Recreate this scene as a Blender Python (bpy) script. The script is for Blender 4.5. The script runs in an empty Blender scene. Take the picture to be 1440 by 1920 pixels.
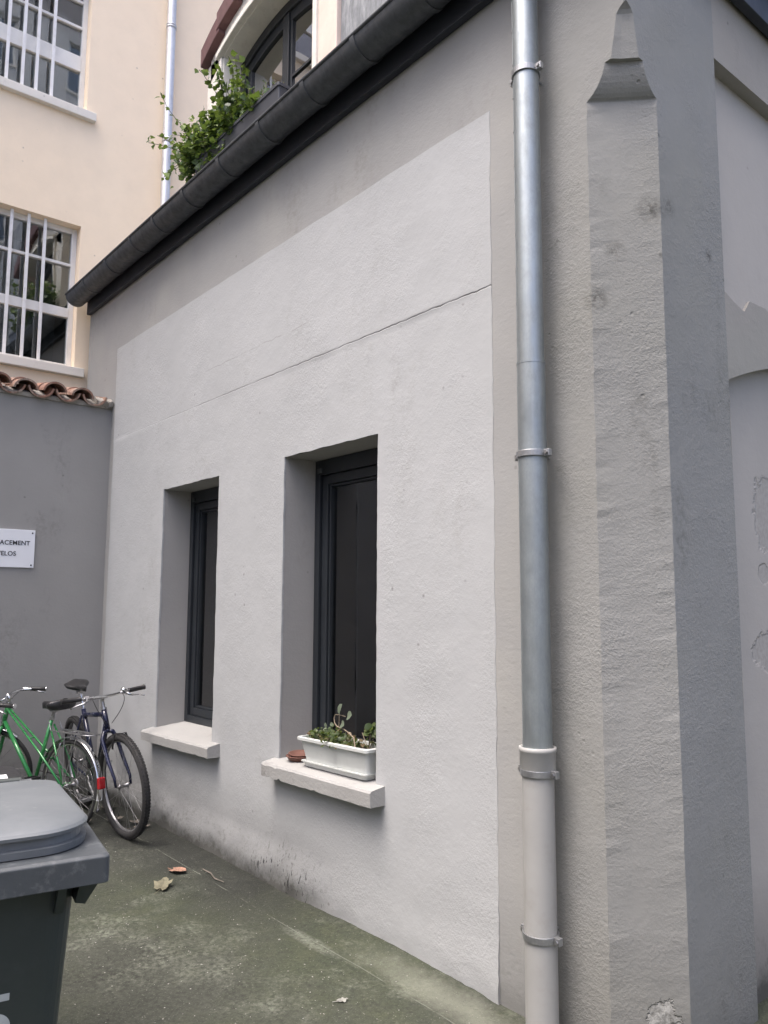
import bpy, bmesh, math, random
from mathutils import Vector, Matrix, noise
R = math.radians
random.seed(7)
scene = bpy.context.scene
C = scene.collection

# ------------------------------------------------------------------ camera
CAM_H = 1.5
cam_d = bpy.data.cameras.new('camera'); cam = bpy.data.objects.new('camera', cam_d); C.objects.link(cam)
cam_d.sensor_fit = 'AUTO'; cam_d.sensor_width = 36.0; cam_d.lens = 1472.82 / 1920 * 36.0
cam_d.clip_start = 0.02; cam_d.clip_end = 400
_yaw, _pit, _rol = R(39.579), R(6.447), R(0.228)
_f = Vector((-math.cos(_yaw)*math.cos(_pit), math.sin(_yaw)*math.cos(_pit), math.sin(_pit)))
_r = _f.cross(Vector((0,0,1))).normalized(); _u = _r.cross(_f)
_r2 = _r*math.cos(_rol) + _u*math.sin(_rol); _u2 = -_r*math.sin(_rol) + _u*math.cos(_rol)
cam.matrix_world = Matrix(((_r2.x,_u2.x,-_f.x,0),(_r2.y,_u2.y,-_f.y,0),(_r2.z,_u2.z,-_f.z,CAM_H),(0,0,0,1)))
scene.camera = cam
scene.render.resolution_x = 768; scene.render.resolution_y = 1024
# ------------------------------------------------------------------ sky and sun (overcast)
SUN_EL, SUN_AZ = 68.0, 186.0            # azimuth of the sun clockwise from +Y
world = bpy.data.worlds.new('World'); scene.world = world; world.use_nodes = True
wn = world.node_tree; wn.nodes.clear()
sky = wn.nodes.new('ShaderNodeTexSky'); sky.sky_type = 'NISHITA'; sky.sun_disc = False
sky.sun_elevation = R(SUN_EL); sky.sun_rotation = R(SUN_AZ)
sky.air_density = 0.38; sky.dust_density = 4.0; sky.ozone_density = 0.0
bg = wn.nodes.new('ShaderNodeBackground'); bg.inputs[1].default_value = 0.15
wo = wn.nodes.new('ShaderNodeOutputWorld')
wn.links.new(sky.outputs[0], bg.inputs[0]); wn.links.new(bg.outputs[0], wo.inputs[0])
sun_d = bpy.data.lights.new('sun', 'SUN'); sun_d.energy = 0.5; sun_d.angle = R(40); sun_d.color = (1, .985, .965)
sun = bpy.data.objects.new('sun', sun_d); C.objects.link(sun)
_sd = Vector((math.sin(R(SUN_AZ))*math.cos(R(SUN_EL)), math.cos(R(SUN_AZ))*math.cos(R(SUN_EL)), math.sin(R(SUN_EL))))
sun.rotation_euler = _sd.to_track_quat('Z', 'Y').to_euler(); sun.location = (0, -3, 12)
scene.view_settings.view_transform = 'Standard'; scene.view_settings.look = 'None'
scene.view_settings.gamma = 1.0; scene.view_settings.use_curve_mapping = False
scene.view_settings.exposure = 2.05
scene.cycles.max_bounces = 6; scene.cycles.diffuse_bounces = 3; scene.cycles.glossy_bounces = 3; scene.cycles.transparent_max_bounces = 8

# ------------------------------------------------------------------ material helper
class NM:
    def __init__(s, name):
        s.m = bpy.data.materials.new(name); s.m.use_nodes = True; s.t = s.m.node_tree; s.t.nodes.clear()
        s.o = s.t.nodes.new('ShaderNodeOutputMaterial'); s.co = s.t.nodes.new('ShaderNodeTexCoord').outputs['Object']
    def set(s, n, i, v):
        if isinstance(v, bpy.types.NodeSocket): s.t.links.new(v, n.inputs[i])
        elif v is not None:
            if isinstance(v, (tuple, list)) and len(v) == 3 and n.inputs[i].type == 'RGBA': v = (*v, 1)
            n.inputs[i].default_value = v
    def vec(s, scale=(1,1,1), loc=(0,0,0), rot=(0,0,0)):
        n = s.t.nodes.new('ShaderNodeMapping'); s.set(n, 0, s.co); n.inputs['Scale'].default_value = scale
        n.inputs['Location'].default_value = loc; n.inputs['Rotation'].default_value = rot; return n.outputs[0]
    def noise(s, scale, detail=4, rough=.55, v=None, dist=0):
        n = s.t.nodes.new('ShaderNodeTexNoise'); s.set(n, 'Vector', v or s.co); n.inputs['Scale'].default_value = scale
        n.inputs['Detail'].default_value = detail; n.inputs['Roughness'].default_value = rough; n.inputs['Distortion'].default_value = dist
        return n.outputs['Fac']
    def vor(s, scale, feature='F1', v=None, rnd=1, out='Distance'):
        n = s.t.nodes.new('ShaderNodeTexVoronoi'); n.feature = feature; s.set(n, 'Vector', v or s.co); n.inputs['Scale'].default_value = scale
        n.inputs['Randomness'].default_value = rnd; return n.outputs[out]
    def mr(s, x, a, b, c=0, d=1, smooth=False):
        n = s.t.nodes.new('ShaderNodeMapRange'); n.clamp = True
        if smooth: n.interpolation_type = 'SMOOTHSTEP'
        for i, v in enumerate((x, a, b, c, d)): s.set(n, i, v)
        return n.outputs[0]
    def ma(s, op, a, b=None):
        n = s.t.nodes.new('ShaderNodeMath'); n.operation = op; s.set(n, 0, a); s.set(n, 1, b); return n.outputs[0]
    def mix(s, f, a, b, mode='MIX'):
        n = s.t.nodes.new('ShaderNodeMix'); n.data_type = 'RGBA'; n.blend_type = mode
        s.set(n, 0, f); s.set(n, 6, a); s.set(n, 7, b); return n.outputs[2]
    def xyz(s):
        n = s.t.nodes.new('ShaderNodeSeparateXYZ'); s.set(n, 0, s.co); return n.outputs
    def bump(s, h, strength=.5, dist=.01, nrm=None):
        n = s.t.nodes.new('ShaderNodeBump'); n.inputs['Strength'].default_value = strength; n.inputs['Distance'].default_value = dist
        s.set(n, 'Height', h); s.set(n, 'Normal', nrm); return n.outputs[0]
    def geo(s, k): return s.t.nodes.new('ShaderNodeNewGeometry').outputs[k]
    def obj_random(s): return s.t.nodes.new('ShaderNodeObjectInfo').outputs['Random']
    def done(s, col, rough=.8, metal=0, nrm=None, spec=.5, coat=0, sub=0):
        n = s.t.nodes.new('ShaderNodeBsdfPrincipled'); s.set(n, 'Base Color', col); s.set(n, 'Roughness', rough); s.set(n, 'Metallic', metal)
        s.set(n, 'Normal', nrm); s.set(n, 'Specular IOR Level', spec); s.set(n, 'Coat Weight', coat)
        s.t.links.new(n.outputs[0], s.o.inputs[0]); return s.m

def simple(name, col, rough=.6, metal=0, var=.15, vs=12, bump=0, bs=60, spec=.5, coat=0, dirt=None):
    n = NM(name); f = n.mr(n.noise(vs, 5), .3, .7)
    c = n.mix(f, tuple(x*(1-var) for x in col), tuple(min(1, x*(1+var)) for x in col))
    if dirt: c = n.mix(n.mr(n.noise(vs*2.3, 6, .7), .52, .72, 0, .6), c, dirt)
    nr = n.bump(n.noise(bs, 4), bump, .004) if bump else None
    return n.done(c, n.mr(n.noise(vs*1.7, 4), .2, .8, rough*.85, min(1, rough*1.15)), metal, nr, spec, coat)

def plaster(name, col, col2, grain=55, gs=.5, trowel=.25, stain=(.2,.19,.17), stain_amt=.35, base_dirt=0, pits=0, dirt_x=None, crack=False, patches=None, tint=None, rough_mask=False, spots=None, bare=None):
    n = NM(name); x, y, z = n.xyz()[0:3]
    big = n.noise(.9, 3, .6); mid = n.noise(5, 4, .6); fine = n.noise(grain, 3, .7); med = n.noise(7, 3, .6)
    tro = n.noise(24, 2, .6, n.vec((.75, .75, 1.9)))
    c = n.mix(n.mr(big, .3, .7), col, col2)
    c = n.mix(n.mr(mid, .35, .75, 0, .3), c, tuple(v*.82 for v in col))
    if tint: c = n.mix(n.mr(n.noise(1.7, 2, .5), .45, .7, 0, .5), c, tint)
    st = n.ma('MULTIPLY', n.mr(n.noise(2.3, 4, .7, n.vec((1, 1, .45))), .57, .75), n.mr(n.noise(28, 2, .7), .4, .65))
    c = n.mix(n.ma('MULTIPLY', st, stain_amt), c, stain)
    sp = n.ma('MULTIPLY', n.mr(n.vor(9), .10, .03), n.mr(med, .54, .6))
    c = n.mix(n.ma('MULTIPLY', sp, .5), c, tuple(v*.5 for v in stain))
    h = n.ma('ADD', n.ma('MULTIPLY', fine, gs), n.ma('MULTIPLY', tro, trowel))
    if rough_mask: h = n.ma('MULTIPLY', h, n.mr(n.ma('ADD', n.noise(1.9, 2, .6, n.vec((1.5, 1.5, .5))), n.ma('MULTIPLY', med, .5)), .55, 1.0, .12, 1.1))
    h = n.ma('ADD', h, n.ma('MULTIPLY', med, .35))
    if base_dirt:
        dn = n.noise(5, 5, .72); ds = n.noise(30, 4, .75)
        zz = n.ma('ADD', z, n.ma('ADD', n.ma('MULTIPLY', n.ma('SUBTRACT', dn, .5), .20), n.ma('MULTIPLY', n.ma('SUBTRACT', ds, .5), .10)))
        f = n.ma('MAXIMUM', n.mr(zz, .03, .20, 1, 0), n.ma('ADD', n.mr(zz, .05, .48, .58, 0), n.ma('MULTIPLY', n.mr(zz, .1, .36, 1, 0), n.mr(ds, .5, .66, 0, .3))))
        if dirt_x: f = n.ma('MULTIPLY', f, n.mr(x, dirt_x[0], dirt_x[1], 1, .12))
        c = n.mix(n.ma('MULTIPLY', f, base_dirt), c, (.06, .06, .052))
        if dirt_x:
            fl = n.ma('MULTIPLY', n.mr(n.noise(34, 2, .6, n.vec((1.6, 1, .6))), .62, .66), n.mr(zz, .10, .26, 1, 0))
            fl = n.ma('MULTIPLY', fl, n.mr(n.ma('ABSOLUTE', n.ma('SUBTRACT', x, -3.62)), .12, .45, 1, 0))
            c = n.mix(fl, c, (.018, .018, .02))
    if crack:
        d = n.ma('ABSOLUTE', n.ma('ADD', n.ma('SUBTRACT', z, 3.018), n.ma('MULTIPLY', n.ma('SUBTRACT', n.noise(9, 4, .6, n.vec((1, 0, 0))), .5), .05)))
        m = n.ma('MULTIPLY', n.mr(d, .0007, .0033, 1, 0), n.ma('MULTIPLY', n.mr(x, -4.72, -4.6), n.mr(x, -3.55, -3.42, 1, 0)))
        m = n.ma('MULTIPLY', m, n.mr(mid, .4, .5)); c = n.mix(n.ma('MULTIPLY', m, .45), c, (.16, .15, .14))
        # ledge where the two coats meet: its step shadow painted as a broken line
        d = n.ma('ABSOLUTE', n.ma('ADD', n.ma('SUBTRACT', z, 2.803), n.ma('MULTIPLY', n.ma('SUBTRACT', n.noise(11, 4, .65, n.vec((1, 0, 0), (2, 0, 0))), .5), .022)))
        m = n.ma('MULTIPLY', n.mr(d, .0012, .0048, 1, 0), n.mr(n.ma('ADD', x, n.ma('MULTIPLY', n.noise(4, 3), 2.2)), -4.6, -1.4, .18, 1))
        m = n.ma('MULTIPLY', m, n.mr(n.noise(6, 3, .6), .35, .6, .2, 1)); c = n.mix(n.ma('MULTIPLY', m, .8), c, (.09, .087, .08)); h = n.ma('SUBTRACT', h, n.ma('MULTIPLY', m, .5))
    for (sx, sy, sz, sr) in (spots or ()):
        dv = n.t.nodes.new('ShaderNodeVectorMath'); dv.operation = 'DISTANCE'; n.set(dv, 0, n.co); dv.inputs[1].default_value = (sx, sy, sz)
        m = n.ma('MULTIPLY', n.mr(dv.outputs['Value'], sr*.15, sr, 1, 0), n.mr(n.noise(42, 4, .75), .42, .62, .15, 1)); c = n.mix(n.ma('MULTIPLY', m, .75), c, (.07, .068, .06))
    for (sx, sy, sz, sr) in (bare or ()):
        dv = n.t.nodes.new('ShaderNodeVectorMath'); dv.operation = 'DISTANCE'; n.set(dv, 0, n.co); dv.inputs[1].default_value = (sx, sy, sz)
        m = n.mr(n.ma('ADD', dv.outputs['Value'], n.ma('MULTIPLY', n.ma('SUBTRACT', n.noise(14, 4, .7), .5), sr*1.6)), sr*.62, sr*.7, 1, 0)
        c = n.mix(n.ma('MULTIPLY', m, .9), c, n.mix(n.mr(n.noise(50, 3, .7), .35, .65), (.13, .13, .12), (.42, .42, .40))); h = n.ma('SUBTRACT', h, n.ma('MULTIPLY', m, .8))
    if patches:      # lost skim coat: shallow hollows with ragged rims
        pm = None; pn = n.noise(13, 4, .65)
        for (py, pz, ry, rz) in patches:
            dy = n.ma('DIVIDE', n.ma('SUBTRACT', y, py), ry); dz = n.ma('DIVIDE', n.ma('SUBTRACT', z, pz), rz)
            d = n.ma('ADD', n.ma('ADD', n.ma('MULTIPLY', dy, dy), n.ma('MULTIPLY', dz, dz)), n.ma('MULTIPLY', n.ma('SUBTRACT', pn, .5), 2.2))
            q = n.mr(d, .65, .9, 1, 0); pm = q if pm is None else n.ma('MAXIMUM', pm, q)
        c = n.mix(n.ma('MULTIPLY', pm, .45), c, n.mix(n.mr(n.noise(60, 2), .4, .6), (.36, .35, .33), (.26, .25, .23))); h = n.ma('SUBTRACT', h, n.ma('MULTIPLY', pm, .8))
    if pits:
        p = n.ma('MULTIPLY', n.mr(n.vor(26), .22, .05), n.mr(n.noise(2.6, 4, .75), .6, .68))
        h = n.ma('SUBTRACT', h, n.ma('MULTIPLY', p, pits)); c = n.mix(n.ma('MULTIPLY', p, .45), c, tuple(v*.4 for v in col))
    return n.done(c, .93, 0, n.bump(h, .9, .006), .25)

def ground_material():
    n = NM('mossy_concrete'); x, y, z = n.xyz()[0:3]
    a = n.noise(.8, 5, .6); b = n.noise(4, 6, .68); g = n.noise(45, 5, .7); gg = n.noise(140, 3, .6)
    c = n.mix(n.mr(b, .3, .7), (0.038, 0.042, 0.033), (0.065, 0.069, 0.056))
    moss = n.ma('MULTIPLY', n.mr(n.ma('ADD', a, n.ma('MULTIPLY', b, .45)), .66, .86), n.mr(g, .25, .6, .5, 1))
    c = n.mix(n.ma('MULTIPLY', moss, .85), c, n.mix(n.mr(n.noise(9, 4), .35, .65), (0.025, 0.039, 0.012), (0.054, 0.067, 0.025)))
    c = n.mix(n.mr(g, .3, .72, 0, .5), n.mix(.5, c, (0.022, 0.024, 0.019)), n.mix(.35, c, (0.202, 0.214, 0.173)))
    pal = n.ma('MULTIPLY', n.mr(n.noise(2.1, 5, .7, n.vec((1, 1, 1), (5, 2, 0))), .5, .72), n.mr(g, .38, .62))
    c = n.mix(n.ma('MULTIPLY', pal, .95), c, (0.202, 0.217, 0.173))
    dk = n.ma('MULTIPLY', n.mr(n.noise(1.6, 5, .7, n.vec((1, 1, 1), (1, 7, 0))), .5, .7), n.mr(g, .65, .35))
    c = n.mix(n.ma('MULTIPLY', dk, .7), c, (0.015, 0.016, 0.013))
    # darker, smoother strip along the wall foot and in the corner, with ragged edges
    foot_dark = n.ma('MULTIPLY', n.mr(n.ma('ADD', y, n.ma('MULTIPLY', n.ma('SUBTRACT', b, .5), .9)), 1.72, 2.15), n.mr(n.ma('ADD', x, n.ma('MULTIPLY', n.ma('SUBTRACT', a, .5), 1.2)), -2.9, -3.7))
    c = n.mix(n.ma('MULTIPLY', foot_dark, .75), c, (0.015, 0.016, 0.015))
    pale = n.ma('MULTIPLY', n.mr(n.ma('ABSOLUTE', n.ma('ADD', n.ma('SUBTRACT', y, 2.2), n.ma('MULTIPLY', n.ma('SUBTRACT', b, .5), .25))), .02, .12, 1, 0), n.mr(x, -2.9, -2.4))
    c = n.mix(n.ma('MULTIPLY', pale, .5), c, (0.224, 0.232, 0.190))
    d = n.ma('ADD', n.ma('SUBTRACT', x, -3.02), n.ma('MULTIPLY', n.ma('SUBTRACT', y, 2.09), .1)); e = n.ma('SUBTRACT', y, 2.09)
    sp = n.mr(n.ma('ADD', n.ma('ADD', n.ma('MULTIPLY', n.ma('MULTIPLY', d, d), 22), n.ma('MULTIPLY', n.ma('MULTIPLY', e, e), 500)), n.ma('MULTIPLY', n.ma('SUBTRACT', b, .5), 2.6)), .0, 1.2, 1, 0)
    c = n.mix(n.ma('MULTIPLY', n.ma('MULTIPLY', sp, n.mr(g, .35, .6, .1, 1)), .65), c, (0.258, 0.273, 0.233))
    sk = n.noise(120, 3, .7); c = n.mix(n.mr(sk, .6, .78, 0, .6), c, (0.289, 0.307, 0.252)); c = n.mix(n.mr(sk, .40, .26, 0, .55), c, (0.015, 0.018, 0.013))
    # sawn joint parallel with the wall
    j = n.mr(n.ma('ABSOLUTE', n.ma('ADD', n.ma('SUBTRACT', y, 2.105), n.ma('MULTIPLY', n.ma('SUBTRACT', n.noise(2, 4), .5), .012))), .0015, .005, 1, 0)
    j = n.ma('MULTIPLY', j, n.mr(n.noise(5, 3), .42, .52)); c = n.mix(n.ma('MULTIPLY', j, .6), c, (0.185, 0.195, 0.162))
    w = n.mr(n.vor(38), .09, .04); w = n.ma('MULTIPLY', w, n.mr(n.noise(13, 3), .5, .6)); c = n.mix(n.ma('MULTIPLY', w, .55), c, (0.280, 0.297, 0.244))
    h = n.ma('ADD', n.ma('MULTIPLY', g, .8), n.ma('ADD', n.ma('MULTIPLY', gg, .35), n.ma('MULTIPLY', b, 1.2)))
    return n.done(c, n.mr(foot_dark, 0, 1, .9, .6), 0, n.bump(n.ma('SUBTRACT', h, n.ma('MULTIPLY', j, .6)), .85, .008), .35)

def glass_material(name, tint=(.9, .95, .95), gain=2.4):
    n = NM(name); t = n.t
    fr = t.nodes.new('ShaderNodeFresnel'); fr.inputs[0].default_value = 1.52
    k = n.mr(n.ma('MULTIPLY', fr.outputs[0], gain), 0, 1, .0, 1.0)
    tr = t.nodes.new('ShaderNodeBsdfTransparent'); tr.inputs[0].default_value = (*tint, 1)
    gl = t.nodes.new('ShaderNodeBsdfGlossy'); gl.inputs['Roughness'].default_value = .02
    n.set(gl, 'Normal', n.bump(n.noise(1.6, 2), .08, .02))
    mx = t.nodes.new('ShaderNodeMixShader'); n.set(mx, 0, k); t.links.new(tr.outputs[0], mx.inputs[1]); t.links.new(gl.outputs[0], mx.inputs[2])
    t.links.new(mx.outputs[0], n.o.inputs[0]); return n.m

def leaf_material(name, ca, cb, cc):
    n = NM(name); r = n.geo('Random Per Island')
    c = n.mix(n.mr(r, 0, .6), ca, cb); c = n.mix(n.mr(r, .72, .95, 0, .9), c, cc)
    c = n.mix(n.mr(n.noise(30, 3), .4, .65, 0, .35), c, tuple(v*.6 for v in ca))
    p = n.t.nodes.new('ShaderNodeBsdfPrincipled'); n.set(p, 'Base Color', c); n.set(p, 'Roughness', .45)
    tl = n.t.nodes.new('ShaderNodeBsdfTranslucent'); n.set(tl, 0, n.mix(.5, c, (.3, .42, .06)))
    mx = n.t.nodes.new('ShaderNodeMixShader'); mx.inputs[0].default_value = .28
    n.t.links.new(p.outputs[0], mx.inputs[1]); n.t.links.new(tl.outputs[0], mx.inputs[2]); n.t.links.new(mx.outputs[0], n.o.inputs[0]); return n.m

def zinc_material(name, col, rough, streak=(.6,.6,.6), metal=.85, amt=.4, vs=6, vz=.15):
    n = NM(name); s = n.noise(vs, 6, .7, n.vec((3, 3, vz))); b = n.noise(3, 4)
    c = n.mix(n.mr(b, .3, .7), tuple(v*.85 for v in col), tuple(v*1.12 for v in col))
    c = n.mix(n.mr(s, .45, .75, 0, amt), c, streak)
    mo = n.noise(22, 4, .7, n.vec((1, 1, .5))); c = n.mix(n.mr(mo, .45, .7, 0, .45), c, tuple(v*.72 for v in col))
    return n.done(c, n.mr(mo, .3, .7, rough*.75, rough*1.35), metal, n.bump(n.noise(9, 3), .08, .01), .5)

MT = {}
MT['panel'] = plaster('pale_render', (.432, .444, .45), (.386, .397, .402), 85, .5, .12, stain_amt=.32, base_dirt=.92, dirt_x=(-3.5, -3.0), crack=True, rough_mask=True)
MT['border'] = plaster('beige_render', (.335, .338, .333), (.30, .302, .296), 80, .2, .15, stain_amt=.5, base_dirt=.5, tint=(.40, .395, .365))
MT['corner'] = plaster('rough_beige_render', (.278, .281, .272), (.238, .241, .23), 100, .85, .3, stain=(.10, .10, .09), stain_amt=.7, base_dirt=.4, pits=.8, tint=(.25, .25, .225), rough_mask=True,
                       spots=((-1.49, 2.50, 2.93, .07), (-1.465, 2.58, 2.96, .05), (-1.63, 2.35, 2.60, .06), (-1.585, 2.40, 2.78, .05), (-1.465, 2.86, 2.85, .035)), bare=((-1.525, 2.46, .13, .085), (-1.49, 2.49, .08, .07)))
MT['gable'] = plaster('gable_beige_render', (.335, .32, .295), (.295, .28, .255), 100, .3, .2, stain=(.12, .12, .105), stain_amt=.55, base_dirt=.9, pits=.35, tint=(.31, .31, .275), rough_mask=True)
MT['recess'] = plaster('pale_recess_render', (.41, .392, .365), (.37, .352, .325), 70, .12, .1, stain_amt=.25, base_dirt=.9,
                       patches=((3.40, 1.86, .17, .2), (3.31, 1.62, .05, .05), (3.32, 1.30, .15, .09)))
MT['reveal'] = plaster('shaded_reveal_render', (.375, .368, .355), (.335, .328, .316), 70, .15, .1, stain_amt=.4)  # same paint as the panel, darkened: the openings' shade is in this colour
MT['grey_wall'] = plaster('grey_render', (.32, .315, .305), (.275, .272, .264), 60, .15, .1, stain=(.10, .10, .095), stain_amt=.5, base_dirt=.8)
MT['peach'] = plaster('peach_render', (.95, .80, .61), (.935, .78, .59), 70, .06, .04, stain_amt=.06)
MT['cream'] = plaster('cream_render', (.78, .70, .58), (.72, .64, .53), 60, .08, .05, stain_amt=.1)
MT['concrete_grey'] = plaster('weathered_grey_render', (.62, .615, .60), (.52, .515, .50), 50, .1, .1, stain_amt=.4)
MT['bounce_render'] = plaster('pale_bounce_render', (.72, .70, .66), (.66, .64, .60), 50, .1, .1, stain_amt=.4)  # pale coat of the added outbuilding, chosen to bounce light
MT['ground'] = ground_material()
MT['sill'] = plaster('sill_stone', (.39, .39, .38), (.31, .31, .30), 60, .5, .1, stain=(.13, .125, .115), stain_amt=.8, pits=.5)
MT['white_sill'] = plaster('painted_sill', (.80, .77, .70), (.74, .70, .63), 60, .2, .1, stain=(.3, .27, .22), stain_amt=.5)
MT['anthracite'] = simple('anthracite_aluminium', (.020, .024, .029), .42, 0, .12, 5, 0)
MT['glass'] = glass_material('window_glass')
MT['coated_glass'] = glass_material('coated_glass', gain=4.5)
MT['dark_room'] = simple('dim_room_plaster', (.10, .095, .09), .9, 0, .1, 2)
MT['room_curtain'] = simple('taupe_curtain', (.34, .30, .26), .9, 0, .12, 5)
MT['gutter'] = zinc_material('dark_zinc', (.070, .077, .085), .55, (.15, .165, .18), .35, .35)
MT['fascia'] = simple('dark_painted_board', (.022, .026, .036), .55, 0, .2, 4, .2, 30)
MT['zinc'] = zinc_material('galvanised_zinc', (.31, .345, .36), .46, (.45, .48, .49), .75, .5)
MT['zinc_old'] = zinc_material('old_zinc_pipe', (.66, .66, .66), .45, (.82, .82, .80), .7, .5, 14)
MT['zinc_roof'] = zinc_material('weathered_zinc_sheet', (.20, .215, .23), .55, (.50, .52, .54), .4, .9, 5, .6)
MT['pvc'] = simple('grey_pvc', (.345, .345, .335), .5, 0, .06, 6, 0, dirt=(.30, .29, .27))
MT['clamp'] = simple('galvanised_clamp', (.34, .35, .36), .45, .8, .2, 30)
MT['bar_white'] = simple('white_paint', (.78, .77, .76), .5, 0, .05, 8, 0, dirt=(.6, .58, .54))
MT['white_wood'] = simple('white_joinery', (.74, .73, .70), .5, 0, .06, 8, .1, 40)
MT['cream_joinery'] = simple('peeling_cream_paint', (.72, .69, .62), .6, 0, .08, 6, .25, 25, dirt=(.55, .51, .44))
MT['pink_jamb'] = simple('peeling_pink_paint', (.70, .57, .49), .6, 0, .08, 6, .25, 25, dirt=(.58, .5, .43))
MT['maroon'] = simple('maroon_tile', (.115, .055, .055), .7, 0, .2, 12, .2, 40)
def tile_material():
    n = NM('canal_tile_clay'); r = n.obj_random()
    c = n.mix(r, (.30, .15, .105), (.38, .24, .18)); c = n.mix(n.mr(n.noise(9, 6, .7), .42, .66, 0, .8), c, n.mix(n.mr(n.noise(24, 4), .4, .6), (.10, .085, .075), (.40, .35, .30)))
    return n.done(c, .9, 0, n.bump(n.noise(40, 5), .5, .006), .2)
MT['tile'] = tile_material()
MT['mortar'] = simple('lime_mortar', (.30, .28, .25), .95, 0, .3, 14, .8, 30)
MT['sign'] = simple('white_enamel', (.76, .78, .82), .3, 0, .03, 4)
MT['ink'] = simple('black_lettering', (.02, .022, .03), .5, 0, .1)
MT['rubber'] = simple('tyre_rubber', (.022, .022, .023), .75, 0, .3, 20, .4, 90, dirt=(.05, .046, .04))
MT['black_plastic'] = simple('black_plastic', (.018, .018, .019), .45, 0, .2, 20, .1)
MT['vinyl'] = simple('saddle_vinyl', (.020, .020, .021), .38, 0, .25, 20, .15, 120)
MT['chrome'] = simple('chrome', (.70, .71, .72), .18, 1.0, .08, 30)
MT['steel'] = simple('dull_steel', (.40, .40, .41), .35, .9, .2, 40)
MT['spoke'] = simple('spoke_steel', (.28, .28, .285), .4, .9, .1, 40)
MT['blue_paint'] = simple('dark_blue_bicycle_paint', (.005, .008, .035), .28, .1, .2, 10, 0, coat=.6)
MT['green_paint'] = simple('green_bicycle_paint', (.03, .21, .06), .28, .1, .12, 10, 0, coat=.6)
MT['black_paint'] = simple('black_bicycle_paint', (.015, .015, .017), .3, 0, .2, 10, coat=.4)
MT['red_lens'] = simple('red_reflector', (.33, .01, .015), .22, 0, .1, 40, coat=.5)
MT['sticker'] = simple('white_sticker', (.75, .77, .78), .4, 0, .05)
MT['bin_body'] = simple('dark_green_grey_plastic', (.030, .039, .037), .5, 0, .1, 5, .15, 60, dirt=(.042, .051, .049))
def lid_material():
    n = NM('grey_bin_lid_plastic'); d = n.mr(n.noise(5, 6, .7), .4, .7)
    c = n.mix(d, (.125, .138, .148), (.16, .173, .183)); s = n.ma('MULTIPLY', n.mr(n.vor(24), .16, .05), n.mr(n.noise(8, 3), .5, .6))
    c = n.mix(n.ma('MULTIPLY', s, .5), c, (.26, .27, .28)); c = n.mix(n.mr(n.noise(14, 6, .8, n.vec((1, 4, 1))), .6, .75, 0, .4), c, (.23, .24, .25))
    return n.done(c, .42, 0, n.bump(n.noise(60, 3), .05, .004), .5)
MT['bin_lid'] = lid_material()
MT['bin_rim'] = simple('grey_bin_rim_plastic', (.058, .066, .073), .5, 0, .15, 9, .15, 60, dirt=(.2, .21, .215))
MT['bin_print'] = simple('pale_grey_print', (.40, .43, .43), .6, 0, .1)
MT['planter'] = simple('white_planter_plastic', (.54, .56, .545), .4, 0, .03, 7, 0, dirt=(.46, .48, .46))
MT['terracotta'] = simple('terracotta', (.13, .06, .045), .8, 0, .25, 20, .2)
MT['soil'] = simple('potting_soil', (.030, .022, .016), .95, 0, .5, 40, 1, 60)
MT['slate_box'] = simple('slate_plastic', (.045, .05, .062), .5, 0, .1, 6, .1, 40)
MT['ivy'] = leaf_material('ivy_leaf', (.018, .046, .014), (.06, .12, .03), (.30, .40, .13))
MT['dull_leaf'] = leaf_material('geranium_leaf', (.05, .085, .03), (.10, .13, .05), (.16, .085, .05))
MT['pale_leaf'] = leaf_material('grey_green_leaf', (.14, .18, .13), (.18, .22, .16), (.12, .15, .1))
MT['stem'] = simple('plant_stem', (.22, .18, .13), .8, 0, .3, 30)
MT['green_stem'] = simple('ivy_stem', (.09, .09, .045), .8, 0, .3, 30)
MT['dead_leaf'] = simple('dead_leaf_brown', (.30, .17, .12), .8, 0, .35, 30, .3, 80)
MT['dead_leaf_olive'] = simple('dead_leaf_olive', (.16, .15, .10), .8, 0, .35, 30, .3, 80)
MT['dead_leaf_grey'] = simple('dead_leaf_grey', (.14, .125, .105), .85, 0, .35, 30, .3, 80)
MT['chip'] = simple('pale_grit', (.26, .26, .235), .9, 0, .3, 60)
MT['red_curtain'] = simple('red_curtain', (.30, .10, .09), .9, 0, .2, 8)
MT['roof_tile'] = simple('brown_roof', (.15, .09, .07), .8, 0, .3, 6, .4, 20)

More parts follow.
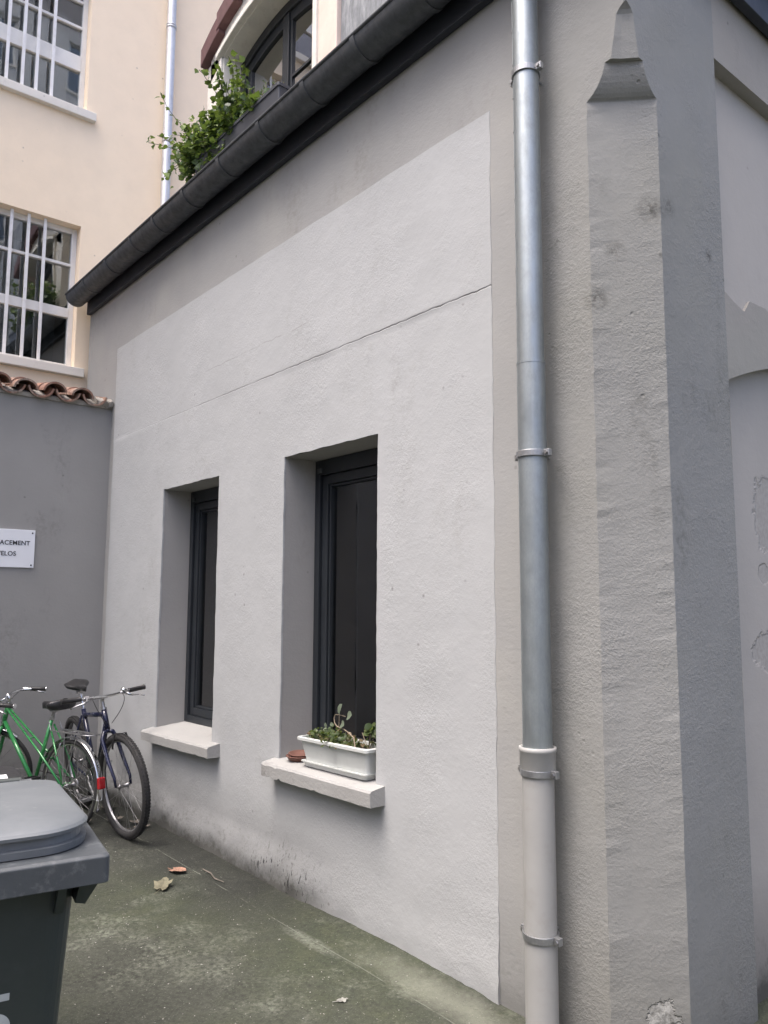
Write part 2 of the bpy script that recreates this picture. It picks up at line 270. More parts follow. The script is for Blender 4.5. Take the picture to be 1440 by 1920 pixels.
# ------------------------------------------------------------------ mesh helper
class MB:
    def __init__(s): s.v = []; s.f = []; s.sm = []
    def add(s, vs, fs, smooth=False):
        o = len(s.v); s.v += [Vector(p) for p in vs]; s.f += [tuple(i+o for i in f) for f in fs]; s.sm += [smooth]*len(fs); return s
    def box(s, a, b):
        (x0,y0,z0),(x1,y1,z1) = a, b
        return s.add([(x0,y0,z0),(x1,y0,z0),(x1,y1,z0),(x0,y1,z0),(x0,y0,z1),(x1,y0,z1),(x1,y1,z1),(x0,y1,z1)],
                     [(0,3,2,1),(4,5,6,7),(0,1,5,4),(1,2,6,5),(2,3,7,6),(3,0,4,7)])
    def tube(s, pts, r, n=10, closed=False, caps=True):
        pts = [Vector(p) for p in pts]; m = len(pts); rs = r if isinstance(r, (list, tuple)) else [r]*m
        up = None; vs = []
        for i, p in enumerate(pts):
            if closed: t = pts[(i+1) % m] - pts[i-1]
            else: t = pts[min(i+1, m-1)] - pts[max(i-1, 0)]
            t.normalize()
            if up is None: up = Vector((0,0,1)) if abs(t.z) < .9 else Vector((1,0,0))
            up = (up - t*up.dot(t)).normalized(); sd = t.cross(up)
            for k in range(n):
                a = 2*math.pi*k/n; vs.append(p + (up*math.cos(a) + sd*math.sin(a))*rs[i])
        fs = []
        for i in range(m if closed else m-1):
            j = (i+1) % m
            for k in range(n): fs.append((i*n+k, i*n+(k+1) % n, j*n+(k+1) % n, j*n+k))
        s.add(vs, fs, True)
        if caps and not closed:
            s.add(vs[:n], [tuple(range(n-1, -1, -1))]); s.add(vs[-n:], [tuple(range(n))])
        return s
    def lathe(s, prof, n=32, M=None, smooth=True):     # prof: (r, z) about Z
        vs = []; fs = []; m = len(prof)
        for k in range(n):
            a = 2*math.pi*k/n
            for r, z in prof: vs.append(Vector((r*math.cos(a), r*math.sin(a), z)))
        for k in range(n):
            for i in range(m-1): fs.append((k*m+i, ((k+1) % n)*m+i, ((k+1) % n)*m+i+1, k*m+i+1))
        if M: vs = [M @ v for v in vs]
        return s.add(vs, fs, smooth)
    def prism(s, poly, d, M=None):                     # poly in xy, extruded along z by d
        n = len(poly); vs = [Vector((x, y, 0)) for x, y in poly] + [Vector((x, y, d)) for x, y in poly]
        if M: vs = [M @ v for v in vs]
        return s.add(vs, [tuple(range(n-1, -1, -1)), tuple(range(n, 2*n))] + [(i, (i+1) % n, (i+1) % n+n, i+n) for i in range(n)])
    def loft(s, rings, cap=True, smooth=False):
        n = len(rings[0]); vs = [Vector(p) for r in rings for p in r]; fs = []
        for i in range(len(rings)-1):
            for k in range(n): fs.append((i*n+k, i*n+(k+1) % n, (i+1)*n+(k+1) % n, (i+1)*n+k))
        s.add(vs, fs, smooth)
        if cap: s.add(rings[0], [tuple(range(n-1, -1, -1))]); s.add(rings[-1], [tuple(range(n))])
        return s
    def xf(s, M, start=0):
        for i in range(start, len(s.v)): s.v[i] = M @ s.v[i]
        return s
    def build(s, name, mat, parent=None, weld=False, bevel=0, seg=2, fix=True):
        me = bpy.data.meshes.new(name); me.from_pydata([tuple(p) for p in s.v], [], s.f)
        me.polygons.foreach_set('use_smooth', s.sm)
        if weld or bevel or fix:
            bm = bmesh.new(); bm.from_mesh(me)
            if weld or bevel: bmesh.ops.remove_doubles(bm, verts=bm.verts, dist=1e-5)
            if fix: bmesh.ops.recalc_face_normals(bm, faces=bm.faces)
            if bevel:
                ed = [e for e in bm.edges if len(e.link_faces) == 2 and e.calc_face_angle(0) > .5]
                bmesh.ops.bevel(bm, geom=ed, offset=bevel, segments=seg, affect='EDGES', profile=.5, clamp_overlap=True)
            bm.to_mesh(me); bm.free()
        me.materials.append(MT[mat] if isinstance(mat, str) else mat); me.update()
        o = bpy.data.objects.new(name, me); C.objects.link(o)
        if parent: o.parent = parent
        return o

def thing(name, label, cat, loc=(0,0,0), group=None, rot=None):
    o = bpy.data.objects.new(name, None); C.objects.link(o); o.location = loc; o.empty_display_size = .1
    if rot: o.rotation_euler = rot
    o['label'] = label; o['category'] = cat
    if group: o['group'] = group
    return o
def tag(o, label, cat, group=None):
    o['label'] = label; o['category'] = cat
    if group: o['group'] = group
    return o
def kind(o, k): o['kind'] = k; return o
def nz(*p): return noise.noise(Vector(p))
def frange(a, b, step):
    n = max(1, int(round((b-a)/step))); return [a+(b-a)*i/n for i in range(n+1)]
def merged(vals, extra, tol):
    out = [v for v in vals if all(abs(v-e) > tol for e in extra)] + list(extra); return sorted(out)

D = 2.34          # main wall face
XC = -1.465       # gable face
XL = -7.04        # far end of the main wall
# ------------------------------------------------------------------ ground
g = MB()
gx = merged(frange(-7.4, 2, .09), [], 0); gy = frange(-1.2, 2.6, .09)
idx = {}
for i, x in enumerate(gx):
    for j, y in enumerate(gy):
        edge = i in (0, len(gx)-1) or j in (0, len(gy)-1)
        h = 0 if edge else .006*nz(x*1.3, y*1.3, 0)+.003*nz(x*5, y*5, 2) + (.012*max(0, (y-2.16)/.2) if x < -2.2 else 0)
        idx[i, j] = len(g.v); g.v.append(Vector((x, y, h)))
for i in range(len(gx)-1):
    for j in range(len(gy)-1):
        g.f.append((idx[i,j], idx[i+1,j], idx[i+1,j+1], idx[i,j+1])); g.sm.append(True)
B = 60
g.add([(-B,-B,0),(B,-B,0),(B,-1.2,0),(-B,-1.2,0), (-B,2.6,0),(B,2.6,0),(B,B,0),(-B,B,0), (-7.4,-1.2,0),(-7.4,2.6,0),(2,-1.2,0),(2,2.6,0)],
      [(0,1,2,3),(4,5,6,7),(3,8,9,4),(10,2,5,11)])
kind(g.build('ground', 'ground', fix=False), 'structure')

# ------------------------------------------------------------------ the main house
house = thing('rendered_house', 'low pale rendered house with two deep narrow windows and chamfered corner', 'house', (0,0,0))
WINS = [(-5.30, -4.468, .60, 2.285), (-3.703, -2.875, .62, 2.298)]     # x0 x1 z0 z1
RD = .21                                                               # reveal depth to the frame
FR = D + RD
def hole_grid(x0, x1, z0, z1, holes, step, yf, jit=.004, ledge=None):
    xs = merged(frange(x0, x1, step), [h[0] for h in holes]+[h[1] for h in holes], step*.45)
    zs = merged(frange(z0, z1, step), [h[2] for h in holes]+[h[3] for h in holes]+([ledge-.0015, ledge+.0015] if ledge else []), step*.45)
    mb = MB(); vid = {}
    def inside(x, z): return any(h[0] < x < h[1] and h[2] < z < h[3] for h in holes)
    def V(i, j):
        if (i, j) not in vid:
            x, z = xs[i], zs[j]; ox = oz = 0
            for h in holes:
                if x in (h[0], h[1]) and h[2] <= z <= h[3]: ox = jit*(nz(z*7, x, 3)+.6*nz(z*23, x, 5))
                if z in (h[2], h[3]) and h[0] <= x <= h[1]: oz = jit*(nz(x*7, z, 9)+.6*nz(x*23, z, 5))
            if i in (0, len(xs)-1): ox = jit*1.3*(nz(z*6, x, 1)+.7*nz(z*21, x, 1))
            if j == len(zs)-1: oz = jit*.8*nz(x*5, z, 1)
            if ledge and abs(z-ledge) < .002: oz = .009*nz(x*3, 0, 2)+.004*nz(x*14, 0, 2)
            vid[i, j] = len(mb.v); mb.v.append(Vector((x+ox, yf(x, z), z+oz)))
        return vid[i, j]
    cells = set()
    for i in range(len(xs)-1):
        for j in range(len(zs)-1):
            if not inside((xs[i]+xs[i+1])/2, (zs[j]+zs[j+1])/2): cells.add((i, j))
    edges = {}
    for i, j in sorted(cells):
        q = (V(i,j), V(i+1,j), V(i+1,j+1), V(i,j+1)); mb.f.append(q); mb.sm.append(True)
        for a, b in zip(q, q[1:]+q[:1]): edges[(a, b)] = edges.get((a, b), 0)+1
    border = [(a, b) for (a, b) in edges if (b, a) not in edges]
    return mb, border
def skirt(mb, border, yfun):
    cache = {}
    def bk(i):
        if i not in cache: p = mb.v[i]; cache[i] = len(mb.v); mb.v.append(Vector((p.x, yfun(p), p.z)))
        return cache[i]
    fr_ = {}
    def ft(i):
        if i not in fr_: fr_[i] = len(mb.v); mb.v.append(mb.v[i].copy())
        return fr_[i]
    for a, b in border: mb.f.append((ft(b), ft(a), bk(a), bk(b))); mb.sm.append(False)
    return mb
# beige ground coat, whole elevation
holes = [(a-.012, b+.012, c-.1, d+.012) for a, b, c, d in WINS]
mb, _ = hole_grid(XL, -1.9, -.05, 4.25, holes, .12, lambda x, z: D + .002*nz(x*2, z*2, 4), .002)
mb.build('wall_base_coat', 'border', house, fix=False)
# pale panel: a second coat standing proud with a ragged edge
def panel_y(x, z):
    y = D - .0055 + .002*nz(x*1.1, z*1.1, 0) + .0016*nz(x*6, z*6, 7)
    if z < 2.80:
        t = (x+6.2)/4.05; y += -.0006*(1-t) + .0012*t + .0008*nz(x*4, 1, 1)
    k = max(0, 1 - z/(.23+.07*nz(x*2.2, 3, 3)))
    amt = .026 if x < -3.5 else .026*max(0.2, 1-(x+3.5)/.5)
    y -= amt*min(1, k*1.7)*(1+.5*nz(x*7, z*9, 2)) + .006*k*nz(x*25, z*25, 2)
    e = min(1, max(0, (-2.135-x)/.25)); return min(y*e+(D-.002)*(1-e) if z > .35 else y, D-.002)
mb, bd = hole_grid(-6.32, -2.135, -.03, 3.577, WINS, .028, panel_y, .005, 2.80)
skirt(mb, bd, lambda p: D+.006)
mb.build('wall_panel', 'panel', house, fix=False)
# reveals
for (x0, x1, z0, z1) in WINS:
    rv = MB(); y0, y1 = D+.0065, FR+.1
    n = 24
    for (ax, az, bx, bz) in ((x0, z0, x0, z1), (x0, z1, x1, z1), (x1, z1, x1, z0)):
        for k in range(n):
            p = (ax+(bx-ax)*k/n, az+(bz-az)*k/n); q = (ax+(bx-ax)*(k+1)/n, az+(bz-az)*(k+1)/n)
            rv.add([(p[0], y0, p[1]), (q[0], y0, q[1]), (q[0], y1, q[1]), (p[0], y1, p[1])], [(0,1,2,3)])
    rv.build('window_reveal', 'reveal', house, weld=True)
# windows
def frame_rect(mb, x0, x1, z0, z1, w, y0, y1, wt=None, wb=None):
    wt = wt or w; wb = wb or w
    mb.box((x0, y0, z0), (x0+w, y1, z1)); mb.box((x1-w, y0, z0), (x1, y1, z1))
    mb.box((x0+w, y0+.0005, z1-wt), (x1-w, y1, z1)); mb.box((x0+w, y0+.0005, z0), (x1-w, y1, z0+wb)); return mb
for (x0, x1, z0, z1) in WINS:
    zb = z0+.05
    w = frame_rect(MB(), x0+.002, x1-.002, zb, z1-.002, .045, FR-.005, FR+.07, .085).build('window', 'anthracite', house, bevel=.003)
    s = frame_rect(MB(), x0+.049, x1-.049, zb+.047, z1-.09, .052, FR+.014, FR+.075); frame_rect(s, x0+.103, x1-.103, zb+.101, z1-.144, .012, FR+.026, FR+.07)
    s.build('sash', 'anthracite', w, bevel=.003)
    MB().box((x0+.1, FR+.048, zb+.1), (x1-.1, FR+.054, z1-.14)).build('pane', 'glass', w)
    v = MB().box((x0+.035, FR-.014, z1-.075), (x0+.075, FR-.005, z1-.05)); v.build('vent_cap', 'bin_rim', w)
# sills
def rough_slab(x0, x1, yf, yb, zt0, zt1, th, rise, nx=60):
    mb = MB(); ring = []
    for i in range(nx+1):
        t = i/nx; x = x0+(x1-x0)*t; zt = zt0+(zt1-zt0)*t
        c1 = .004*abs(nz(x*9, 1, 0))+.010*max(0, nz(x*24, 4, zt0)-.28); c2 = .005*abs(nz(x*11, 7, 0))+.018*max(0, nz(x*20, 9, zt0)-.22)
        e = .003*nz(x*5, 2, 2)
        ring.append([(x, yf+e+.002, zt-th+c2), (x, yf+e, zt-.012-c1), (x, yf+e+.008+c1*.8, zt-.003), (x, D, zt+rise*.35), (x, yb, zt+rise), (x, yb, zt-th), (x, D, zt-th-.001), (x, yf+.02, zt-th+c2*.3)])
    return mb.loft(ring)
rough_slab(-5.345, -4.362, D-.09, FR+.02, .610, .632, .068, .035).build('window_sill', 'sill', house)
rough_slab(-3.745, -2.812, D-.09, FR+.02, .645, .660, .074, .030).build('window_sill', 'sill', house)
# dim rooms behind the panes
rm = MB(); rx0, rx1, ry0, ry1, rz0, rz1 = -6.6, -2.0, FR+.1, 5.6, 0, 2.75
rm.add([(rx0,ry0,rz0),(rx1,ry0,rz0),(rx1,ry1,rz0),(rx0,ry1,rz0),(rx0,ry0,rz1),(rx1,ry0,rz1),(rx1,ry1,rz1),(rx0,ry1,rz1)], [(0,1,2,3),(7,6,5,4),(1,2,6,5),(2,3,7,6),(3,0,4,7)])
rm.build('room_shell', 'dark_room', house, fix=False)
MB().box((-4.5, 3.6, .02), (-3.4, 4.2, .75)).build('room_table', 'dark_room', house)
for cx0, cx1 in ((-4.35, -3.78), (-6.2, -5.5)):
    m = MB(); rings = []
    for i in range(41):
        x = cx0+(cx1-cx0)*i/40; w_ = .022*math.sin(i*1.1)+.008*math.sin(i*2.7); rings.append([(x, FR+.34+w_, .12), (x, FR+.348+w_, .12), (x, FR+.348+w_, 2.5), (x, FR+.34+w_, 2.5)])
    m.loft(rings, smooth=True).build('curtain', 'room_curtain', house)

# corner with stopped chamfer
CH = [(-.05,.18), (3.36,.18), (3.364,.176), (3.370,.164), (3.380,.150), (3.394,.135), (3.410,.122), (3.430,.110), (3.452,.101), (3.476,.095), (3.4765,.069), (3.55,.056), (3.636,.040), (3.65,.030), (3.668,.003), (4.25,.002)]
zs = []
for (za, ca), (zb_, cb) in zip(CH, CH[1:]):
    k = max(1, int((zb_-za)/.03))
    for i in range(k): zs.append((za+(zb_-za)*i/k, ca+(cb-ca)*i/k))
zs.append(CH[-1])
cm = MB(); rings = []
for z, c in zs:
    e1 = .004*nz(0, 3, z*7)+.0035*nz(0, 8, z*26); e2 = .004*nz(4, 3, z*7)+.0035*nz(4, 8, z*26); k = min(1, c/.1)
    pts = [(-1.9, D)]
    for t in (.35, .7): pts.append((-1.9+(XC-c+1.9)*t, D-.003+.0025*nz(t*3, z*4, 1)))
    pts.append((XC-c+e1*k, D-.003))
    for t in (.33, .66): pts.append((XC-c+c*t-.001, D+c*t+.001+.0025*k*nz(t*3, z*5, 6)))
    pts.append((XC, D+c+e2*k))
    for t in (.5, 1): pts.append((XC+.0015*nz(z*3, t, 3), D+c+(2.975-D-c)*t))
    rings.append([(x, y, z) for x, y in pts])
n = len(rings[0]); vs = [p for r_ in rings for p in r_]
fs = [(i*n+k, i*n+k+1, (i+1)*n+k+1, (i+1)*n+k) for i in range(len(rings)-1) for k in range(n-1)]
cm.add(vs, fs, False); cm.build('chamfered_corner', 'corner', house, fix=False)
# gable elevation beyond the corner: strips with a blind arch below and a square recess above
gb = MB(); rc = MB(); ys = frange(2.975, 6.0, .0125); DEP = .055
def archz(y): u = min(1, max(-1, (y-4.0)/1.03)); return 2.372 + .20*max(0, 1-u*u)
def topb(y): return 2.735 - .04*min(1, (y-2.975)/.15) + .014*nz(y*4, 0, 0) + .006*nz(y*15, 0, 1) + .005*nz(y*50, 0, 1) + .055*max(0, min(1, (y-3.14)/.05))
for y0, y1 in zip(ys, ys[1:]):
    if y0 > 5.0:
        gb.add([(XC, y0, -.05), (XC, y1, -.05), (XC, y1, 4.25), (XC, y0, 4.25)], [(0,1,2,3)]); continue
    a0, a1, b0, b1 = archz(y0), archz(y1), topb(y0), topb(y1)
    gb.add([(XC, y0, a0), (XC, y1, a1), (XC, y1, b1), (XC, y0, b0)], [(0,1,2,3)])
    gb.add([(XC, y0, 3.743), (XC, y1, 3.743), (XC, y1, 4.25), (XC, y0, 4.25)], [(0,1,2,3)])
    gb.add([(XC-DEP, y0, a0), (XC-DEP, y1, a1), (XC, y1, a1), (XC, y0, a0)], [(0,1,2,3)])
    gb.add([(XC, y0, 3.743), (XC-DEP, y0, 3.743), (XC-DEP, y1, 3.743), (XC, y1, 3.743)], [(0,1,2,3)])
    gb.add([(XC-.012, y0, b0), (XC, y0, b0), (XC, y1, b1), (XC-.012, y1, b1)], [(0,1,2,3)])
    rc.add([(XC-DEP, y0, -.05), (XC-DEP, y1, -.05), (XC-DEP, y1, a1), (XC-DEP, y0, a0)], [(0,1,2,3)])
    rc.add([(XC-.012, y0, b0), (XC-.012, y1, b1), (XC-DEP, y1, 3.743), (XC-DEP, y0, 3.743)], [(0,1,2,3)])
gb.add([(XC, 2.975, -.05), (XC-DEP, 2.975, -.05), (XC-DEP, 2.975, 4.25), (XC, 2.975, 4.25)], [(0,1,2,3)])
gb.build('gable_wall', 'gable', house, weld=True, fix=False); rc.build('gable_recess', 'recess', house, weld=True, fix=False)
MB().add([(XL, D+.01, -.05), (XL, 6, -.05), (XL, 6, 4.3), (XL, D+.01, 4.3)], [(0,1,2,3)]).build('end_wall', 'border', house)
MB().box((XL, 5.98, -.05), (XC, 6.0, 4.25)).build('rear_wall', 'border', house)
# eaves boards
MB().box((-7.022, D-.042, 4.064), (XC+.055, D-.004, 4.235)).build('eaves_board', 'fascia', house, bevel=.003)
MB().box((XC+.012, D-.002, 4.066), (XC+.054, 6.0, 4.235)).build('eaves_board', 'fascia', house, bevel=.003)
MB().box((-7.03, D-.003, 4.237), (XC+.1, 6.1, 4.262)).build('eaves_deck', 'fascia', house)
# low roof behind the gutter and attic wall
MB().add([(XL, D-.09, 4.275), (XC+.12, D-.09, 4.275), (XC+.12, 4.6, 4.72), (XL, 4.6, 4.72)], [(0,1,2,3)]).build('roof', 'zinc_roof', house)
AY = 2.64                                                              # attic front plane
aw = MB().box((-3.655, AY+.02, 4.3), (-1.6, 5.8, 6.6)); aw.build('attic_wall', 'zinc_roof', house)
for x in (-3.1, -2.5, -1.95): MB().box((x-.012, AY-.006, 4.32), (x+.012, AY+.018, 6.6)).build('standing_seam', 'zinc_roof', house)
# ------------------------------------------------------------------ dormer
dorm = MB()
AX, RISE, HALF, SPR = -4.52, .118, .64, 5.69
Rad = (HALF*HALF+RISE*RISE)/(2*RISE); ACZ = SPR+RISE-Rad
def arc(off, x): return ACZ + math.sqrt(max(0, (Rad+off)**2-(x-AX)**2))
dorm.box((-5.43, AY, 4.3), (-5.165, AY+.35, 5.74)); 
dormer = dorm.build('dormer', 'cream_joinery', house, bevel=.004)
MB().box((-5.40, AY+.348, 4.3), (-5.30, 5.6, 5.85)).build('dormer_cheek', 'cream_joinery', dormer)
MB().box((-3.652, AY+.36, 4.3), (-3.6, 5.6, 5.9)).build('dormer_cheek', 'cream_joinery', dormer)
MB().box((-3.885, AY-.012, 4.3), (-3.66, AY+.35, 5.70)).build('jamb', 'pink_jamb', dormer, bevel=.006)
MB().box((-3.905, AY-.03, 4.3), (-3.86, AY+.02, 5.70)).build('jamb_trim', 'cream_joinery', dormer, bevel=.006)
MB().box((-5.215, AY-.022, 4.3), (-5.17, AY+.02, 5.68)).build('jamb_trim', 'cream_joinery', dormer, bevel=.006)
def arch_band(name, o0, o1, y0, y1, mat, half, parent, bevel=0):
    m = MB(); rings = []
    for i in range(41):
        x = AX-half+2*half*i/40; rings.append([(x, y0, arc(o0, x)), (x, y1, arc(o0, x)), (x, y1, arc(o1, x)), (x, y0, arc(o1, x))])
    m.loft(rings); return m.build(name, mat, parent, bevel=bevel)
arch_band('arch_face', .0, .30, AY, AY+.35, 'cream_joinery', .86, dormer)
arch_band('arch_moulding', .01, .05, AY-.045, AY+.01, 'cream_joinery', .70, dormer, .006)
arch_band('arch_moulding', .07, .09, AY-.028, AY+.01, 'cream_joinery', .74, dormer, .004)
# curved maroon roof edge in overlapping pieces
npc = 7
for k in range(npc):
    a0 = AX-.93+1.86*k/npc; a1 = AX-.93+1.86*(k+1)/npc; m = MB(); rings = []
    lo, hi = (a0, a1+.03) if a0 < AX else (a0-.03, a1)
    def rz(x): return 6.02 - .32*((x-AX)/.93)**2
    th = .02 if k % 2 else .0
    for i in range(7):
        x = lo+(hi-lo)*i/6; t = (x-lo)/(hi-lo); st = .03*(1-t) if a0 < AX else .03*t
        rings.append([(x, AY-.06-th*.3, rz(x)+st), (x, 5.5, rz(x)+st), (x, 5.5, rz(x)+.15+st), (x, AY-.06-th*.3, rz(x)+.15+st)])
    m.loft(rings).build('roof_tile', 'maroon', dormer, bevel=.006)
# arched window set back in the dormer
WY = AY+.15
win = MB(); rings = []
for o in (0,):
    pass
wf = MB(); fr_r = []
for i in range(31):
    x = AX-.62+1.24*i/30; fr_r.append([(x, WY, arc(-.075, x)), (x, WY+.07, arc(-.075, x)), (x, WY+.07, arc(.03, x)), (x, WY, arc(.03, x))])
wf.loft(fr_r); wf.box((-5.17, WY, 4.42), (-5.09, WY+.07, 5.72)); wf.box((-3.95, WY, 4.42), (-3.88, WY+.07, 5.72)); wf.box((-5.09, WY+.001, 4.42), (-3.95, WY+.07, 4.5))
dw = wf.build('dormer_window', 'anthracite', house, bevel=.004)
s_ = MB(); fr2 = []
for i in range(31):
    x = AX-.56+1.12*i/30; fr2.append([(x, WY+.018, arc(-.15, x)), (x, WY+.06, arc(-.15, x)), (x, WY+.06, arc(-.072, x)), (x, WY+.018, arc(-.072, x))])
s_.loft(fr2)
for x0, x1 in ((-5.088, -5.03), (-4.585, -4.525), (-4.515, -4.455), (-4.01, -3.952)): s_.box((x0, WY+.02, 4.5), (x1, WY+.06, arc(-.09, (x0+x1)/2)))
s_.box((-4.56, WY+.006, 4.5), (-4.48, WY+.019, arc(-.08, -4.52)))
s_.build('sash', 'anthracite', dw, bevel=.003)
MB().box((-4.455, WY+.024, 5.215), (-4.01, WY+.05, 5.235)).build('glazing_bar', 'anthracite', dw)
for x0, x1 in ((-5.03, -4.585), (-4.455, -4.01)):
    m = MB(); rr = []
    for i in range(13):
        x = x0-.01+(x1-x0+.02)*i/12; rr.append([(x, WY+.036, 4.49), (x, WY+.041, 4.49), (x, WY+.041, arc(-.14, x)), (x, WY+.036, arc(-.14, x))])
    m.loft(rr).build('pane', 'coated_glass', dw)
MB().box((-5.17, WY+.14, 4.3), (-3.88, WY+.16, 5.8)).build('blind_backing', 'dark_room', dw)
MB().box((-5.43, AY-.09, 4.50), (-3.66, AY+.16, 4.56)).build('dormer_sill', 'fascia', dormer, bevel=.005)

# ------------------------------------------------------------------ gutter
gut = thing('gutter', 'dark half-round metal gutter with ring joints under the eaves', 'gutter', (-7.04, D-.14, 4.12))
GX0, GX1, GR, GYC, GZ = -7.04, -1.38, .092, D-.138, 4.213
def half_round(x0, x1, r0, r1, n=20, ends=False):
    m = MB(); prof = []
    for k in range(n+1):
        a = math.pi+math.pi*k/n; prof.append((math.cos(a)*r1, math.sin(a)*r1))
    for k in range(n, -1, -1):
        a = math.pi+math.pi*k/n; prof.append((math.cos(a)*r0, math.sin(a)*r0))
    rings = [[(x-gut.location.x, GYC+p-gut.location.y, GZ+q-gut.location.z) for p, q in prof] for x in (x0, x1)]
    m.loft(rings, cap=False, smooth=True)
    for rg in rings:
        N = len(rg)
        for k in range(n): m.add([rg[k], rg[k+1], rg[N-2-k], rg[N-1-k]], [(0,1,2,3)])
    return m
jx = [-6.60, -6.08, -5.575, -5.16, -4.68, -4.18, -3.70, -3.245, -2.81, -2.36, -1.9]
edges_ = [GX0]+jx+[GX1]
for a, b in zip(edges_, edges_[1:]): half_round(a+.002, b-.002, GR-.004, GR).build('gutter_length', 'gutter', gut, fix=True)
for x in jx: half_round(x-.016, x+.016, GR-.001, GR+.006).build('joint_ring', 'gutter', gut)
def L(p): return (p[0]-gut.location.x, p[1]-gut.location.y, p[2]-gut.location.z)
MB().tube([L((GX0, GYC-GR, GZ)), L((GX1, GYC-GR, GZ))], .010, 10).build('front_bead', 'gutter', gut)
m = MB()
poly = [L((GX0+.004, GYC+math.cos(math.pi+math.pi*k/20)*(GR-.002), GZ+math.sin(math.pi+math.pi*k/20)*(GR-.002))) for k in range(21)]
poly2 = [(x+.004, y, z) for x, y, z in poly]; m.loft([poly, poly2]); m.build('end_cap', 'gutter', gut)
m = MB(); m.tube([L((-1.858, D-.09, 4.06)), L((-1.858, D-.10, 4.135))], [.048, .06], 20); m.build('outlet', 'gutter', gut)

# ------------------------------------------------------------------ downpipe on the main wall
PX, PY = -1.856, D-.095
dp = thing('downpipe', 'galvanised downpipe with pale plastic foot beside the chamfered corner', 'downpipe', (PX, PY, 0))
MB().tube([(0,0,2.36), (0,0,4.10)], .0495, 28, caps=False).build('pipe_length', 'zinc', dp)
MB().tube([(0,0,.93), (0,0,2.385)], .0525, 28, caps=False).build('pipe_length', 'zinc', dp)
m = MB().tube([(0,0,2.378), (0,0,2.388)], .0535, 28); m.build('pipe_lip', 'zinc', dp)
sx, sy = -.0478*.93, -.0478*.37
MB().box((sx-.004, sy-.004, 2.40), (sx+.004, sy+.004, 4.06)).build('seam', 'zinc', dp)
for k in range(12): MB().lathe([(0, .003), (.003, .002), (.0035, 0)], 8, Matrix.Translation((sx-.002, sy-.004, 2.48+k*.14)) @ Matrix.Rotation(R(-70), 4, 'Y')).build('rivet', 'clamp', dp)
MB().lathe([(.0565,-.02), (.0565,.88), (.0575,.905), (.0635,.915), (.0635,.972), (.0665,.975), (.0665,.988), (.060,.99), (.0545,.985), (.0545,.92)], 36).build('plastic_foot', 'pvc', dp)
for z, r0 in ((3.548, .052), (2.038, .0555), (.902, .0595), (.355, .0595)):
    m = MB(); m.lathe([(r0-.002, z-.012), (r0+.004, z-.012), (r0+.004, z+.012), (r0-.002, z+.012), (r0-.002, z-.012)], 32, smooth=False)
    m2 = []
    for sg in (-1, 1):
        M2 = Matrix.Translation((sg*(r0+.012), .004, z))
        m.box((sg*(r0+.012)-.013, -.007, z-.013), (sg*(r0+.012)+.013, .013, z+.013))
    cl = m.build('pipe_clamp', 'clamp', dp, bevel=.002)
    for sg in (-1, 1):
        b = MB().lathe([(0, -.006), (.007, -.006), (.008, -.003), (.008, 0), (0, 0)], 6, Matrix.Translation((sg*(r0+.014), -.008, z)) @ Matrix.Rotation(R(-90), 4, 'X'), smooth=False); b.build('bolt', 'steel', cl)
    MB().tube([(0, r0, z), (0, .0955, z)], .005, 8).build('wall_stud', 'clamp', cl)

# ------------------------------------------------------------------ grey boundary wall with canal tiles
XB = -6.41
bw = thing('boundary_wall', 'plain grey rendered yard wall capped with clay canal tiles', 'wall', (XB, 0, 0))
mb = MB(); ys = frange(-6, D+.05, .15); zs_ = frange(-.05, 3.09, .15)
vid = {}
for i, y in enumerate(ys):
    for j, z in enumerate(zs_): vid[i, j] = len(mb.v); mb.v.append(Vector((.004*nz(y*1.3, z*1.3, 8), y, z)))
for i in range(len(ys)-1):
    for j in range(len(zs_)-1): mb.f.append((vid[i,j], vid[i+1,j], vid[i+1,j+1], vid[i,j+1])); mb.sm.append(True)
mb.add([(-.36,-6,-.05), (-.36,D+.05,-.05), (-.36,D+.05,3.09), (-.36,-6,3.09), (0,-6,3.09), (0,D+.05,3.09), (0,-6,-.05)], [(1,0,3,2), (3,4,5,2), (0,6,4,3)])
mb.build('wall_face', 'grey_wall', bw, fix=False)
m = MB(); n = 60
rings = [[(-.34, y, 3.08), (.02+.015*nz(y*9, 0, 0), y, 3.075), (.025+.012*nz(y*13, 0, 0), y, 3.105+.012*nz(y*11, 3, 0)), (-.1, y, 3.16+.01*nz(y*7, 3, 0)), (-.34, y, 3.21)] for y in frange(-6, D-.003, .07)]
m.loft(rings).build('mortar_bed', 'mortar', bw)
def canal(length, r_lo, r_hi, th, up, seed):
    m = MB(); rings = []; n = 12
    for i in range(7):
        t = i/6; r = r_lo+(r_hi-r_lo)*t; pr = []
        for k in range(n+1):
            a = math.pi*(.04+.92*k/n); pr.append((math.cos(a)*r, math.sin(a)*r*.95))
        for k in range(n, -1, -1):
            a = math.pi*(.04+.92*k/n); pr.append((math.cos(a)*(r-th), math.sin(a)*(r*.95-th)))
        rings.append([(-length*t, y*(1 if up else 1), z if up else -z) for y, z in pr])
    m.loft(rings, smooth=False); return m
SL = Matrix.Rotation(R(13), 4, 'Y')
def put_tile(y, z, up, front, ln, ra, rb, j):
    m = canal(ln, ra, rb, .014, up, 0)
    m.xf(Matrix.Translation((front, y, z)) @ Matrix.Rotation(R(random.uniform(-3, 3)), 4, 'Z') @ SL @ Matrix.Rotation(R(random.uniform(-3, 3)), 4, 'X'))
    m.build('canal_tile', 'tile', bw)
yy = 2.075; k = 0
